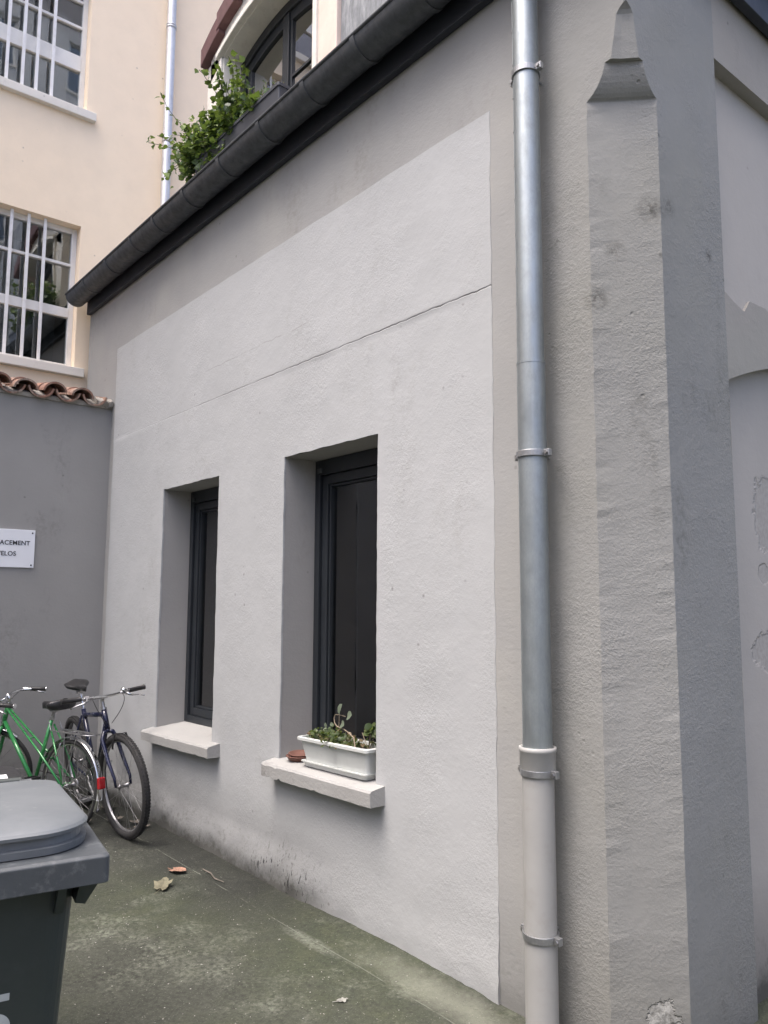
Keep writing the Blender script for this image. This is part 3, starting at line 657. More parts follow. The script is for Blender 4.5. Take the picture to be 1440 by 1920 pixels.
while yy > -1.0:
    fr = .085+random.uniform(-.02, .02)
    put_tile(yy+.105+random.uniform(-.008, .008), 3.165, False, .07+random.uniform(-.015, .015), .40, .10, .085, k)
    put_tile(yy+random.uniform(-.008, .008), 3.118+random.uniform(-.006, .008), True, fr, .40, .092, .075, k)
    put_tile(yy+random.uniform(-.01, .01), 3.165+random.uniform(0, .01), True, -.10+random.uniform(-.02, .02), .30, .086, .075, k)
    yy -= .212; k += 1
m = MB(); rings = []
for i in range(9):
    y = 2.195+i*.0175; t = i/8
    rings.append([(-.2, y, 3.12), (.04+.03*nz(y*30, 0, 0), y, 3.085+.01*nz(y*40, 1, 0)), (.06+.03*nz(y*35, 5, 0), y, 3.125+.02*nz(y*45, 2, 0)), (0, y, 3.165+.02*nz(y*50, 3, 0)), (-.2, y, 3.21)])
m.loft(rings).build('broken_tile_end', 'mortar', bw)

# ------------------------------------------------------------------ sign
sg = thing('sign', 'white bicycle parking sign screwed to the grey yard wall', 'sign', (XB+.008, 1.587, 1.886))
MB().box((-.006, -.198, -.145), (.004, .198, .145)).build('plate', 'sign', sg, bevel=.002)
def text_obj(body, size, M, mat, parent, sx=1.0, ext=.0008):
    cu = bpy.data.curves.new('lettering', 'FONT'); cu.body = body; cu.size = size; cu.align_x = 'CENTER'; cu.align_y = 'BOTTOM_BASELINE'; cu.extrude = ext
    cu.space_character = 1.02; cu.offset = .0006
    to = bpy.data.objects.new('tmp', cu); C.objects.link(to); bpy.context.view_layer.update()
    me = bpy.data.meshes.new_from_object(to); bpy.data.objects.remove(to)
    me.name = 'lettering'; me.transform(M @ Matrix.Diagonal((sx, 1, 1, 1))); me.materials.clear(); me.materials.append(MT[mat])
    o = bpy.data.objects.new('lettering', me); C.objects.link(o); o.parent = parent; return o
RX = Matrix(((0,0,1,0),(1,0,0,0),(0,1,0,0),(0,0,0,1)))          # text x -> +y, text y -> +z, normal +x
text_obj('EMPLACEMENT', .047, Matrix.Translation((.0052, 0, .027)) @ RX, 'ink', sg, 1.0)
text_obj('VELOS', .047, Matrix.Translation((.0052, -.003, -.056)) @ RX, 'ink', sg, 1.0)
for y in (-.178, .178):
    for z in (-.125, .122):
        MB().lathe([(0, .004), (.005, .003), (.0065, 0)], 12, Matrix.Translation((.004, y, z)) @ Matrix.Rotation(R(90), 4, 'Y')).build('screw', 'ink', sg)

# ------------------------------------------------------------------ peach building behind
XP = -7.1
pb = thing('peach_building', 'tall peach rendered building with white-barred windows behind the yard wall', 'building', (XP, 0, 0))
def bar_window(parent, y0, y1, z0, z1, rails, bars, glass=True):
    fx = -.10
    f = MB(); f.box((fx-.05, y0, z0), (fx, y0+.045, z1)); f.box((fx-.05, y1-.045, z0), (fx, y1, z1)); f.box((fx-.05, y0+.045, z0), (fx-.0005, y1-.045, z0+.05)); f.box((fx-.05, y0+.045, z1-.05), (fx-.0005, y1-.045, z1))
    w = f.build('window', 'white_wood', parent, bevel=.003)
    for z, h in rails: MB().box((fx-.04, y0+.046, z-h/2), (fx+.004, y1-.046, z+h/2)).build('glazing_bar', 'white_wood', w)
    MB().box((fx-.028, y0+.04, z0+.04), (fx-.022, y1-.04, z1-.04)).build('pane', 'coated_glass', w)
    for y in bars:
        m = MB().box((fx+.045, y-.013, z0-.012), (fx+.058, y+.013, z1-.004)); m.build('security_bar', 'bar_white', w)
    return w
rowsY = [(.86, 2.235)]
allh = []
for fl in range(3):
    z0 = 3.575+2.46*fl
    if fl == 2: z0 = 7.72
    for (a, b) in (((.86, 2.235) if fl < 2 else (.12, 1.25)), (-2.0, -.9), (-4.8, -3.4)): allh.append((a, b, z0, z0+1.34))
ys = merged([-9, 9], sorted(set([h[0] for h in allh]+[h[1] for h in allh])), 0); zs_ = merged([-.05, 13.5], sorted(set([h[2] for h in allh]+[h[3] for h in allh])), 0)
m = MB()
for i in range(len(ys)-1):
    for j in range(len(zs_)-1):
        yc, zc = (ys[i]+ys[i+1])/2, (zs_[j]+zs_[j+1])/2
        if any(h[0] < yc < h[1] and h[2] < zc < h[3] for h in allh): continue
        m.add([(0, ys[i], zs_[j]), (0, ys[i+1], zs_[j]), (0, ys[i+1], zs_[j+1]), (0, ys[i], zs_[j+1])], [(0,1,2,3)])
for (a, b, c, d) in allh:
    for p, q in (((a,c),(b,c)), ((b,c),(b,d)), ((b,d),(a,d)), ((a,d),(a,c))):
        m.add([(0, p[0], p[1]), (0, q[0], q[1]), (-.16, q[0], q[1]), (-.16, p[0], p[1])], [(0,3,2,1)])
m.build('wall', 'peach', pb, weld=True, fix=False)
for k, (a, b, c, d) in enumerate(allh):
    up = k >= 3
    rails = [(c+.53, .085), (c+.985, .024)] if not up else [(c+.52, .15), (c+.885, .024), (c+1.15, .024)]
    bars = [y for y in (1.655, 1.797, 1.937, 1.51, 1.37, 1.23, 1.09, .98)] if not up else [y for y in (1.672, 1.79, 1.925, 1.54, 1.40, 1.26, 1.12, .98)]
    if a < .5: bars = [a+.14*(i+1) for i in range(8)]
    bar_window(pb, a, b, c, d, rails, [] if k == 6 else bars)
    s = MB(); s.box((-.12, a-.07, c-.085), (.055, b+.075, c-.004)); s.build('window_sill', 'white_sill', pb, bevel=.006)
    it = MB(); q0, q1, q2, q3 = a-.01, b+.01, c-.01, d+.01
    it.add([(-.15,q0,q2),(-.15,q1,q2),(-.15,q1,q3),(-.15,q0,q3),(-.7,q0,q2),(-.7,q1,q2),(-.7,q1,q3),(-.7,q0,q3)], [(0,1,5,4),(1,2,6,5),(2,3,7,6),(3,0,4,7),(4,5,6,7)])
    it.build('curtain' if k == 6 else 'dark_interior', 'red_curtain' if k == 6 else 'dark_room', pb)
# its rain pipe
rp = thing('rain_pipe', 'thin bright zinc rain pipe running up the peach building', 'downpipe', (XP+.062, 3.005, 0))
for z0, z1 in ((3.2, 6.03), (6.0, 7.27), (7.24, 11.5)):
    MB().tube([(0,0,z0), (0,0,z1)], .045, 20, caps=False).build('pipe_length', 'zinc_old', rp)
for z in (6.03, 7.25, 9.4):
    c = MB().lathe([(.045, z-.02), (.052, z-.018), (.052, z-.006), (.047, z-.002), (.047, z+.006), (.052, z+.010), (.052, z+.02), (.045, z+.022)], 24).build('pipe_collar', 'zinc_old', rp)
    MB().box((-.066, -.006, z-.008), (-.045, .006, z+.008)).build('wall_bracket', 'clamp', c)

# ------------------------------------------------------------------ buildings around the yard (seen in the panes, plus an added light bouncer)
def yard_building(name, label, P, ang, length, height, wallmat, cols, rows, w, h, pitch, sp, z0, curtain=None):
    b = thing(name, label, 'building', P, rot=(0, 0, ang))           # local: facade in XZ plane facing -Y
    hs = []
    for i in range(cols):
        for j in range(rows):
            x = (i-(cols-1)/2)*sp; hs.append((x-w/2, x+w/2, z0+j*pitch, z0+j*pitch+h))
    xs = sorted(set([-length/2, length/2]+[v for q in hs for v in q[:2]])); zz = sorted(set([-.05, height]+[v for q in hs for v in q[2:]]))
    m = MB()
    for i in range(len(xs)-1):
        for j in range(len(zz)-1):
            xc, zc = (xs[i]+xs[i+1])/2, (zz[j]+zz[j+1])/2
            if any(q[0] < xc < q[1] and q[2] < zc < q[3] for q in hs): continue
            m.add([(xs[i], 0, zz[j]), (xs[i+1], 0, zz[j]), (xs[i+1], 0, zz[j+1]), (xs[i], 0, zz[j+1])], [(0,1,2,3)])
    for (a, bb, c, d) in hs:
        for p, q in (((a,c),(bb,c)), ((bb,c),(bb,d)), ((bb,d),(a,d)), ((a,d),(a,c))):
            m.add([(p[0], 0, p[1]), (q[0], 0, q[1]), (q[0], .2, q[1]), (p[0], .2, p[1])], [(0,1,2,3)])
    m.add([(-length/2,0,-.05),(-length/2,5,-.05),(-length/2,5,height),(-length/2,0,height),(length/2,0,-.05),(length/2,5,-.05),(length/2,5,height),(length/2,0,height)], [(0,1,2,3),(7,6,5,4),(3,2,6,7)])
    m.build('wall', wallmat, b, fix=False)
    for k, (a, bb, c, d) in enumerate(hs):
        f = MB(); frame_rect(f, a, bb, c, d, .07, .12, .18); f.box(((a+bb)/2-.03, .121, c+.07), ((a+bb)/2+.03, .18, d-.07))
        wdw = f.build('window', 'white_wood', b)
        MB().box((a+.05, .15, c+.05), (bb-.05, .156, d-.05)).build('pane', 'glass', wdw)
        MB().box((a-.4, .4, c-.4), (bb+.4, .42, d+.4)).build('curtain', 'red_curtain' if curtain and k % 2 == 0 else 'dark_room', b)
        MB().box((a-.08, -.05, c-.08), (bb+.08, .12, c-.003)).build('sill', 'white_sill', b)
    return b
yard_building('grey_building', 'tall dark grey weathered building reflected in the barred panes', (12.0, 6.8, 0), R(-90), 5.0, 23.0, 'concrete_grey', 2, 7, 1.1, 1.8, 3.0, 2.7, 1.0)
yard_building('low_bounce_building', 'unseen low pale outbuilding added on the open side of the yard to bounce light', (5.5, -3.6, 0), R(-90), 12, 3.0, 'bounce_render', 4, 1, 1.1, 1.3, 2.9, 2.8, 1.1)  # out of view; added low and pale to throw light onto the gable
yard_building('cream_building', 'cream three-storey building closing the far side of the yard', (-3, -11.5, 0), R(180), 34, 8.6, 'cream', 10, 3, 1.0, 1.6, 2.6, 2.4, 1.0)

# ------------------------------------------------------------------ wheelie bin
a_ = R(99.7); E1 = Vector((-math.cos(a_), math.sin(a_), 0)); E2 = Vector((-E1.y, E1.x, 0))
BW, BD = .58, .72
def rrect(x0, x1, y0, y1, r, z, n=6, rf=None):
    pts = []
    for cx, cy, a0, rr in ((x1-(rf or r), y0+(rf or r), -90, rf or r), (x1-r, y1-r, 0, r), (x0+r, y1-r, 90, r), (x0+(rf or r), y0+(rf or r), 180, rf or r)):
        for k in range(n+1):
            a = R(a0+90*k/n); pts.append((cx+math.cos(a)*rr, cy+math.sin(a)*rr, z))
    return pts
def wheelie_bin(loc, label, sc, mb_, ml_, mr_, number):
    bn = thing('wheelie_bin', label, 'bin', loc)
    bn.rotation_euler = (0, 0, math.atan2(E1.y, E1.x)); bn.scale = (sc, sc, sc)     # local x = along the front to the right, local y = towards the back
    bd_ = MB().loft([rrect(-BW+.095, -.095, .13, BD-.12, .05, .06), rrect(-BW+.085, -.085, .11, BD-.10, .05, .30), rrect(-BW+.052, -.052, .06, BD-.06, .05, .90), rrect(-BW+.045, -.045, .05, BD-.05, .05, .96)])
    body = bd_.build('body', mb_, bn)
    rim = MB().loft([rrect(-BW, 0, 0, BD-.02, .012, .945), rrect(-BW, 0, 0, BD-.02, .012, .995), rrect(-BW+.006, -.006, .006, BD-.026, .012, 1.0), rrect(-BW+.05, -.05, .06, BD-.07, .03, 1.0)])
    rim.build('rim', mr_, bn, bevel=.002)
    for u in (-.085, -.30, -.50):
        MB().add([(u-.008, .012, .944), (u+.008, .012, .944), (u+.008, .075, .944), (u-.008, .075, .944), (u-.008, .05, .885), (u+.008, .05, .885), (u+.008, .085, .885), (u-.008, .085, .885)],
                 [(0,1,2,3),(4,7,6,5),(0,4,5,1),(1,5,6,2),(2,6,7,3),(3,7,4,0)]).build('rim_rib', mb_, bn)
    MB().add([(-.05, .03, .944), (-.012, .03, .944), (-.012, .2, .944), (-.05, .2, .944), (-.055, .05, .90), (-.036, .05, .895), (-.036, .2, .895), (-.055, .2, .90)],
             [(0,1,2,3),(4,7,6,5),(0,4,5,1),(1,5,6,2),(2,6,7,3),(3,7,4,0)]).build('rim_rib', mb_, bn)
    lidr = []
    def lz(y, z): return z - .046*max(0, y-.12)/.56*max(0, (z-1.01)/.06)
    for (z, ins, rf) in ((1.002, .028, .10), (1.016, .026, .10), (1.018, .036, .095), (1.036, .038, .095), (1.0365, .024, .11), (1.043, .023, .11), (1.048, .028, .105), (1.053, .040, .10), (1.058, .058, .09), (1.062, .080, .08), (1.065, .11, .065), (1.067, .17, .04), (1.068, .24, .02)):
        lidr.append([(x, y, lz(y, q)) for x, y, q in rrect(-BW+ins, -ins, ins+.012, BD-.050-max(0, ins-.04)*.8, max(.015, .06-ins*.15), z, 8, rf)])
    lid = MB().loft(lidr[:7], cap=False); lid.loft(lidr[6:], cap=False, smooth=True); lid.add(lidr[-1], [tuple(range(len(lidr[-1])))], True)
    lido = lid.build('lid', ml_, bn, weld=True)
    MB().tube([(-.10, BD-.015, 1.012), (-BW+.10, BD-.015, 1.012)], .012, 12).build('handle', mb_, bn)
    for u in (-.09, -BW+.09):
        MB().tube([(u-.014, BD-.035, 1.012), (u+.014, BD-.035, 1.012)], .009, 14).build('hinge', mr_, bn)
        MB().box((u-.02, BD-.07, .96), (u+.02, BD-.005, 1.012)).build('hinge_bracket', mb_, bn)
    for u in (-.03, -BW+.03):
        Mw = Matrix.Translation((u, BD-.06, .10)) @ Matrix.Rotation(R(90), 4, 'Y')
        w = MB().lathe([(.0, -.025), (.06, -.025), (.095, -.022), (.10, -.015), (.10, .015), (.095, .022), (.06, .025), (0, .025)], 28, Mw).build('wheel', 'rubber', bn)
    MB().tube([(-.03, BD-.06, .10), (-BW+.03, BD-.06, .10)], .012, 10).build('axle', 'steel', bn)
    if number:
        tilt = math.atan2(.05, .60)
        MF = Matrix.Translation((-.185, .0798, .655)) @ Matrix.Rotation(R(90)+tilt, 4, 'X')
        text_obj('5', .135, MF, 'bin_print', bn, 1.0, .0006)
    return bn
wheelie_bin(Vector((-1.596, .62, 0)), 'grey wheelie bin with a flat pale lid and a number on its front', 1.0, 'bin_body', 'bin_lid', 'bin_rim', True)
b2 = wheelie_bin(Vector((-2.439, 0.734, 0)), 'smaller black wheelie bin with white sticker standing behind the grey bin', .90, 'black_plastic', 'black_plastic', 'black_plastic', False)
MB().box((-.19, .10, 1.072), (-.085, .22, 1.0745)).build('sticker', 'sticker', b2)

# ------------------------------------------------------------------ bicycles
def wheel_parts(parent, centre, r, tyre_r, rim_mat, M, knob=False, nsp=24):
    T = M @ Matrix.Translation(centre) @ Matrix.Rotation(R(90), 4, 'X')
    h = MB(); h.lathe([(.0, -.05), (.007, -.05), (.007, -.035), (.02, -.033), (.02, -.028), (.012, -.024), (.012, .024), (.02, .028), (.02, .033), (.007, .035), (.007, .05), (0, .05)], 16)
    for k in range(nsp):
        a = 2*math.pi*k/nsp; b = a + (1 if (k//2) % 2 else -1)*.9; sd = .028 if k % 2 else -.028
        h.tube([(math.cos(b)*.018, math.sin(b)*.018, sd), (math.cos(a)*(r-tyre_r*1.9), math.sin(a)*(r-tyre_r*1.9), sd*.1)], .0011, 5, caps=False)
    h.xf(T); w = h.build('wheel', 'spoke', parent)
    ty = MB(); prof = []
    for k in range(13):
        a = 2*math.pi*k/12; prof.append((r-tyre_r+math.cos(a)*tyre_r, math.sin(a)*tyre_r))
    ty.lathe(prof, 72)
    if knob:
        for k in range(96):
            for s_, off in ((-.6, 0), (.6, .5), (0, .25)):
                a = 2*math.pi*(k+off)/96; q = math.cos(s_)*tyre_r; cz = math.sin(s_)*tyre_r
                Mk = Matrix.Rotation(a, 4, 'Z') @ Matrix.Translation((r-tyre_r+q, 0, cz))
                st = len(ty.v); ty.box((-.002, -.006, -.005), (.0035, .006, .005)); ty.xf(Mk, st)
    ty.xf(T); ty.build('tyre', 'rubber', w)
    rm_ = MB(); ri = r-tyre_r*1.75
    rm_.lathe([(ri-.012, -.006), (ri+.004, -.011), (ri+.010, -.011), (ri+.010, .011), (ri+.004, .011), (ri-.012, .006), (ri-.012, -.006)], 72); rm_.xf(T); rm_.build('rim', rim_mat, w)
    return w
def saddle_mesh(L_, W_, H_):
    m = MB(); rings = []; n = 14
    for i in range(13):
        t = i/12; w = W_*(.5*(1/(1+math.exp((t-.42)*13)))+.135) * (math.sqrt(max(.02, 1-(max(0, t-.86)/.145)**2))) * (math.sqrt(max(.12, 1-(max(0, .12-t)/.125)**2)))
        h = H_*(.75+.35*(1-t)**2); x = L_*(t-.45); z0 = .012*math.sin(t*math.pi*1.0)*-1+.02*(1-t)**3 + (-.012*max(0, t-.8)/.2)
        rg = []
        for k in range(n):
            a = 2*math.pi*k/n; y = math.cos(a)*w; zz = math.sin(a)
            rg.append((x, y, z0+(zz*h*.30 if zz > 0 else zz*h*.75*(abs(math.cos(a))**.5*.35+.65))))
        rings.append(rg)
    m.loft(rings, smooth=True); return m
def bicycle(b, kind_, steer=0, scale=1.0):
    S = Matrix.Scale(scale, 4); r = .352 if kind_ != 'mixte' else .33
    WB = 1.04 if kind_ != 'mixte' else 1.0
    bb = Vector((.435, 0, .285)); ra = Vector((0, 0, r))
    if kind_ == 'mixte': ht_t, ht_b, st_t = Vector((.845, 0, .86)), Vector((.893, 0, .70)), Vector((.27, 0, .78))
    else: ht_t, ht_b, st_t = Vector((.80, 0, .845)), Vector((.838, 0, .725)), Vector((.285, 0, .775))
    ax = (ht_t-ht_b).normalized()
    FS = Matrix.Translation(ht_b) @ Matrix.Rotation(R(steer), 4, ax) @ Matrix.Translation(-ht_b)
    pm = {'mixte': 'green_paint', 'mtb': 'blue_paint', 'black': 'black_paint'}[kind_]
    fat = .018 if kind_ != 'mixte' else .0145
    def P(mb, name, mat, parent=b, M=S, **k): mb.xf(M); return mb.build(name, mat, parent, **k)
    f = MB()
    f.tube([ht_b-ax*.01, ht_t+ax*.01], .019, 14); f.tube([bb+Vector((0,-.034,0)), bb+Vector((0,.034,0))], .021, 14)
    f.tube([bb, st_t+(st_t-bb).normalized()*.02], fat, 14)
    f.tube([ht_b+ax*.03, bb], fat*1.12, 14)
    if kind_ == 'mixte':
        hj = ht_t-ax*.03
        for s_ in (-1, 1):
            f.tube([hj+Vector((0, s_*.012, 0)), Vector((.36, s_*.034, .545)), ra+Vector((.03, s_*.058, .01))], .0085, 10)
        f.tube([Vector((.50, -.03, .628)), Vector((.50, .03, .628))], .006, 8)
        f.tube([Vector((.30, -.036, .50)), Vector((.30, .036, .50))], .006, 8)
    else:
        f.tube([ht_t-ax*.03, st_t-(st_t-bb).normalized()*.025], fat*.95, 14)
    for s_ in (-1, 1):
        f.tube([st_t+Vector((-.01, s_*.018, -.03)), Vector((.10, s_*.05, .52)), ra+Vector((0, s_*.06, 0))], .0075, 10)
        f.tube([bb+Vector((-.02, s_*.025, 0)), ra+Vector((0, s_*.06, 0))], .009, 10)
    P(f, 'frame', pm, weld=True)
    fa = Vector((WB, 0, r))
    fk = MB(); cr = ht_b-ax*.035; fk.tube([ht_b, cr], .017, 12)
    for s_ in (-1, 1):
        fk.tube([cr+Vector((-.004, 0, .01)), cr+Vector((.0, s_*.032, .005)), cr+Vector((.012, s_*.052, -.04)), cr+(fa-cr)*.55+Vector((.0, s_*.056, 0)), fa+Vector((-.012, s_*.056, .06)), fa+Vector((0, s_*.054, 0))], [.014, .0155, .0155, .013, .010, .009], 12)
    fk = P(fk, 'fork', pm, M=S @ FS, weld=True)
    sm = MB(); top_ = ht_t+ax*(.075 if kind_ == 'mtb' else .06); sm.tube([ht_t+ax*.008, top_], .0125, 12); sm.tube([ht_t+ax*.002, ht_t+ax*.018], .022, 14); sm.tube([ht_b-ax*.02, ht_t], .011, 12)
    bc = top_+Vector((.075, 0, .03) if kind_ == 'mtb' else (.045, 0, -.012)); sm.tube([top_-ax*.01, top_+Vector((.015, 0, .02)), bc], .0135, 12)
    P(sm, 'stem', 'steel' if kind_ == 'mtb' else 'chrome', M=S @ FS)
    hb = MB()
    if kind_ != 'mixte':
        HW = .30; pts = [bc+Vector((-.03*abs(t)**1.3, HW*t, .012*abs(t))) for t in (-1, -.7, -.4, -.1, .1, .4, .7, 1)]
        gpts = {s_: (bc+Vector((-.03*.55, s_*HW*.58, .009)), bc+Vector((-.032, s_*(HW+.006), .012))) for s_ in (-1, 1)}
    else:
        HW = .27; pts = [bc+Vector(q) for q in ((-.20,-HW,.01), (-.12,-HW*.97,.015), (-.03,-HW*.80,.018), (.01,-HW*.5,.015), (0,-.06,0), (0,.06,0), (.01,HW*.5,.015), (-.03,HW*.80,.018), (-.12,HW*.97,.015), (-.20,HW,.01))]
        gpts = {s_: (bc+Vector((-.09, s_*HW*.95, .016)), bc+Vector((-.215, s_*HW*1.005, .009))) for s_ in (-1, 1)}
    hb.tube(pts, .0112, 12); hbo = P(hb, 'handlebar', 'chrome', M=S @ FS)
    for s_ in (-1, 1):
        g0, g1 = gpts[s_]; dr = (g1-g0).normalized(); q = [g0+(g1-g0)*t for t in (0, .03, .06, .3, .6, .94, .96, 1)]
        P(MB().tube(q, [.017, .0185, .0165, .0168, .0168, .017, .0195, .0185], 14), 'grip', 'black_plastic', hbo, S @ FS)
        if kind_ == 'mixte': P(MB().tube([g1, g1+dr*.006], .019, 14), 'grip_cap', 'chrome', hbo, S @ FS)
        # brake lever and clamp
        out = dr; fwd = Vector((1, 0, 0)) if kind_ != 'mixte' else Vector((.1, s_*1.0, 0)); root = g0-dr*.035
        lv = MB(); lv.tube([root+fwd*.012, root+fwd*.045+dr*.012+Vector((0,0,-.014)), root+fwd*.055+dr*.045+Vector((0,0,-.028)), root+fwd*.050+dr*.085+Vector((0,0,-.036)), root+fwd*.058+dr*.12+Vector((0,0,-.044)), root+fwd*.064+dr*.132+Vector((0,0,-.048))], [.008, .0095, .0075, .006, .006, .0065], 10)
        P(lv, 'brake_lever', 'chrome', hbo, S @ FS)
        cl = MB(); cl.tube([root-dr*.016, root+dr*.016], .0165, 14); cl.tube([root+fwd*.005, root+fwd*.035+Vector((0,0,-.008))], [.012, .011], 10); cl.tube([root-dr*.03+fwd*.018, root+dr*.012+fwd*.02], .009, 8)
        P(cl, 'lever_clamp', 'steel' if kind_ == 'mtb' else 'chrome', hbo, S @ FS)
        cb = MB(); e0 = root-dr*.03+fwd*.02; e1 = ht_b+Vector((.03, s_*.02, .03))
        mid = (e0+e1)*.5+Vector((.11 if s_ > 0 else .075, s_*.05, .06 if s_ > 0 else .02))
        cpts = [e0*(1-t)**2+mid*2*t*(1-t)+e1*t*t for t in [i/10 for i in range(11)]]; P(cb.tube(cpts, .0026, 6), 'cable', 'black_plastic', hbo, S @ FS)
    if kind_ == 'mtb':
        bl = MB().lathe([(0, .028), (.012, .026), (.02, .016), (.022, 0), (0, 0)], 20, Matrix.Translation(bc+Vector((.0, .13, .014)))); P(bl, 'bell', 'chrome', hbo, S @ FS)
    sh = .155 if kind_ == 'mtb' else .085
    sd = (st_t-bb).normalized(); sp_t = st_t+sd*sh
    P(MB().tube([st_t-sd*.02, sp_t], .0128, 14), 'seat_post', 'chrome' if kind_ == 'mtb' else 'steel')
    P(MB().tube([st_t+sd*.008, st_t+sd*.03], .0175, 14), 'seat_clamp', 'steel')
    sa = saddle_mesh(.27, .15 if kind_ == 'mtb' else .20, .055 if kind_ == 'mtb' else .085); sa.xf(Matrix.Translation(sp_t+Vector((-.005, 0, .05))))
    sad = P(sa, 'saddle', 'vinyl')
    rl = MB()
    for s_ in (-1, 1): rl.tube([sp_t+Vector((-.09, s_*.035, .03)), sp_t+Vector((-.03, s_*.022, .008)), sp_t+Vector((.05, s_*.022, .008)), sp_t+Vector((.10, s_*.012, .03))], .0035, 8)
    rl.box(sp_t+Vector((-.02, -.026, -.012)), sp_t+Vector((.022, .026, .014))); P(rl, 'saddle_rail', 'steel', sad)
    if kind_ == 'black':
        st = MB().box((-.075, -.055, 0), (-.01, .03, .002)); st.xf(Matrix.Translation(sp_t+Vector((-.005, 0, .05+.030)))); P(st, 'sticker', 'sticker', sad)
    # wheels
    for c, M in ((ra, S), (fa, S @ FS)):
        w = wheel_parts(b, c, r, .026 if kind_ == 'mtb' else .017, 'steel' if kind_ == 'mtb' else 'chrome', M, kind_ == 'mtb')
    # cranks
    cr_ = MB(); cd = Vector((math.cos(R(-28)), 0, math.sin(R(-28))))
    T = Matrix.Translation(bb+Vector((0, -.048, 0))) @ Matrix.Rotation(R(90), 4, 'X')
    cr_.lathe([(.055, -.002), (.09, -.002), (.092, 0), (.09, .002), (.055, .002), (.055, -.002)], 44, T); 
    for k in range(5): cr_.tube([bb+Vector((0, -.048, 0)), bb+Vector((math.cos(k*1.2566)*.06, -.048, math.sin(k*1.2566)*.06))], .006, 6)
    for s_ in (-1, 1):
        cr_.tube([bb+Vector((0, s_*.058, 0)), bb+Vector((0, s_*.066, 0))-cd*s_*.168], [.013, .010], 10)
    co = P(cr_, 'crank', 'steel')
    for s_ in (-1, 1):
        pc = bb-cd*s_*.168+Vector((0, s_*.118, 0)); pd = MB()
        pd.tube([pc-Vector((0, .05, 0)), pc+Vector((0, .05, 0))], .008, 10)
        for dx in (-.03, .03): pd.box(pc+Vector((dx-.004, -.045, -.010)), pc+Vector((dx+.004, .045, .010)))
        for dy in (-.043, .043): pd.box(pc+Vector((-.03, dy-.004, -.008)), pc+Vector((.03, dy+.004, .008)))
        P(pd, 'pedal', 'black_plastic' if kind_ != 'mtb' else 'steel', co)
    ch = MB()
    for dz, r2 in ((.09, .042), (-.09, -.042)): ch.tube([bb+Vector((0, -.048, dz)), ra+Vector((0, -.042, r2))], .0042, 6)
    P(ch, 'chain', 'rubber')
    P(MB().lathe([(.012, -.004), (.042, -.002), (.044, .002), (.02, .010), (.012, .012)], 24, Matrix.Translation(ra+Vector((0, -.042, 0))) @ Matrix.Rotation(R(90), 4, 'X')), 'sprocket', 'steel')
    # brakes
    for c0, M, dx in ((Vector((WB-.035, 0, r*2-.035)) if kind_ != 'mixte' else Vector((WB-.06, 0, 2*r-.02)), S @ FS, .03), (Vector((.115, 0, 2*r-.065)), S, -.03)):
        br = MB()
        for s_ in (-1, 1): br.tube([c0+Vector((dx*.2, s_*.05, -.06)), c0+Vector((dx, s_*.055, -.01)), c0+Vector((dx, s_*.04, .035))], .007, 8)
        br.tube([c0+Vector((dx, -.04, .035)), c0+Vector((dx, .04, .035))], .003, 6); P(br, 'brake', 'chrome' if kind_ == 'mixte' else 'black_plastic', M=M)
    if kind_ == 'mixte':
        def fender(c, a0, a1, M, name):
            m = MB(); rings = []
            for i in range(25):
                a = R(a0+(a1-a0)*i/24); rr = r+.022; pr = []
                for k in range(9): q = R(-70+140*k/8); pr.append((rr-.012+math.cos(q)*.014, math.sin(q)*.026))
                for k in range(8, -1, -1): q = R(-70+140*k/8); pr.append((rr-.0135+math.cos(q)*.014, math.sin(q)*.0245))
                rings.append([(c.x+math.cos(a)*p, s__, c.z+math.sin(a)*p) for p, s__ in pr])
            m.loft(rings, smooth=True); return P(m, name, 'chrome', M=M)
        fe = fender(ra, 20, 205, S, 'mudguard')
        ff = fender(fa, -15, 130, S @ FS, 'mudguard')
        sy_ = MB()
        for s_ in (-1, 1):
            for a in (150, 190): sy_.tube([ra+Vector((0, s_*.062, 0)), ra+Vector((math.cos(R(a))*(r+.012), s_*.028, math.sin(R(a))*(r+.012)))], .0025, 6)
        P(sy_, 'mudguard_stay', 'chrome', fe)
        rk = MB(); z = 2*r+.055
        for s_ in (-1, 1):
            rk.tube([(.20, s_*.05, z+.0), (.10, s_*.06, z), (-.18, s_*.06, z), (-.245, s_*.045, z), (-.26, 0, z)], .0042, 8)
            rk.tube([(.02, s_*.06, z), (.0, s_*.065, r+.02)], .0036, 8); rk.tube([(-.13, s_*.06, z), (-.01, s_*.066, r+.02)], .0036, 8)
            rk.tube([(.20, s_*.05, z), (.235, s_*.045, z+.06)], .0042, 8); rk.tube([(.14, s_*.025, z), (-.24, s_*.022, z)], .003, 8)
        for x in (.14, .02, -.10, -.2): rk.tube([(x, -.058, z), (x, .058, z)], .003, 8)
        P(rk, 'luggage_rack', 'steel')
        a = R(171); m = MB(); m.box((-.014, -.030, -.042), (.016, .030, .042)); m.xf(Matrix.Translation(ra+Vector((math.cos(a)*(r+.030), 0, math.sin(a)*(r+.03)))) @ Matrix.Rotation(R(8), 4, 'Y'))
        P(m, 'rear_reflector', 'red_lens', bevel=.008)
        tl = MB(); a = R(186); tl.box((-.003, -.022, -.03), (.003, .022, .03)); tl.xf(Matrix.Translation(ra+Vector((math.cos(a)*(r+.016), 0, math.sin(a)*(r+.016))))); P(tl, 'mud_flap', 'sticker')
    return b
bb_ = thing('bicycle', 'dark blue mountain bicycle with silver handlebar leaning beside the pale wall', 'bicycle', (-5.975, 2.10, .004)); bb_.rotation_euler = (R(8), 0, R(-3.2))
bicycle(bb_, 'mtb', 8, .925)
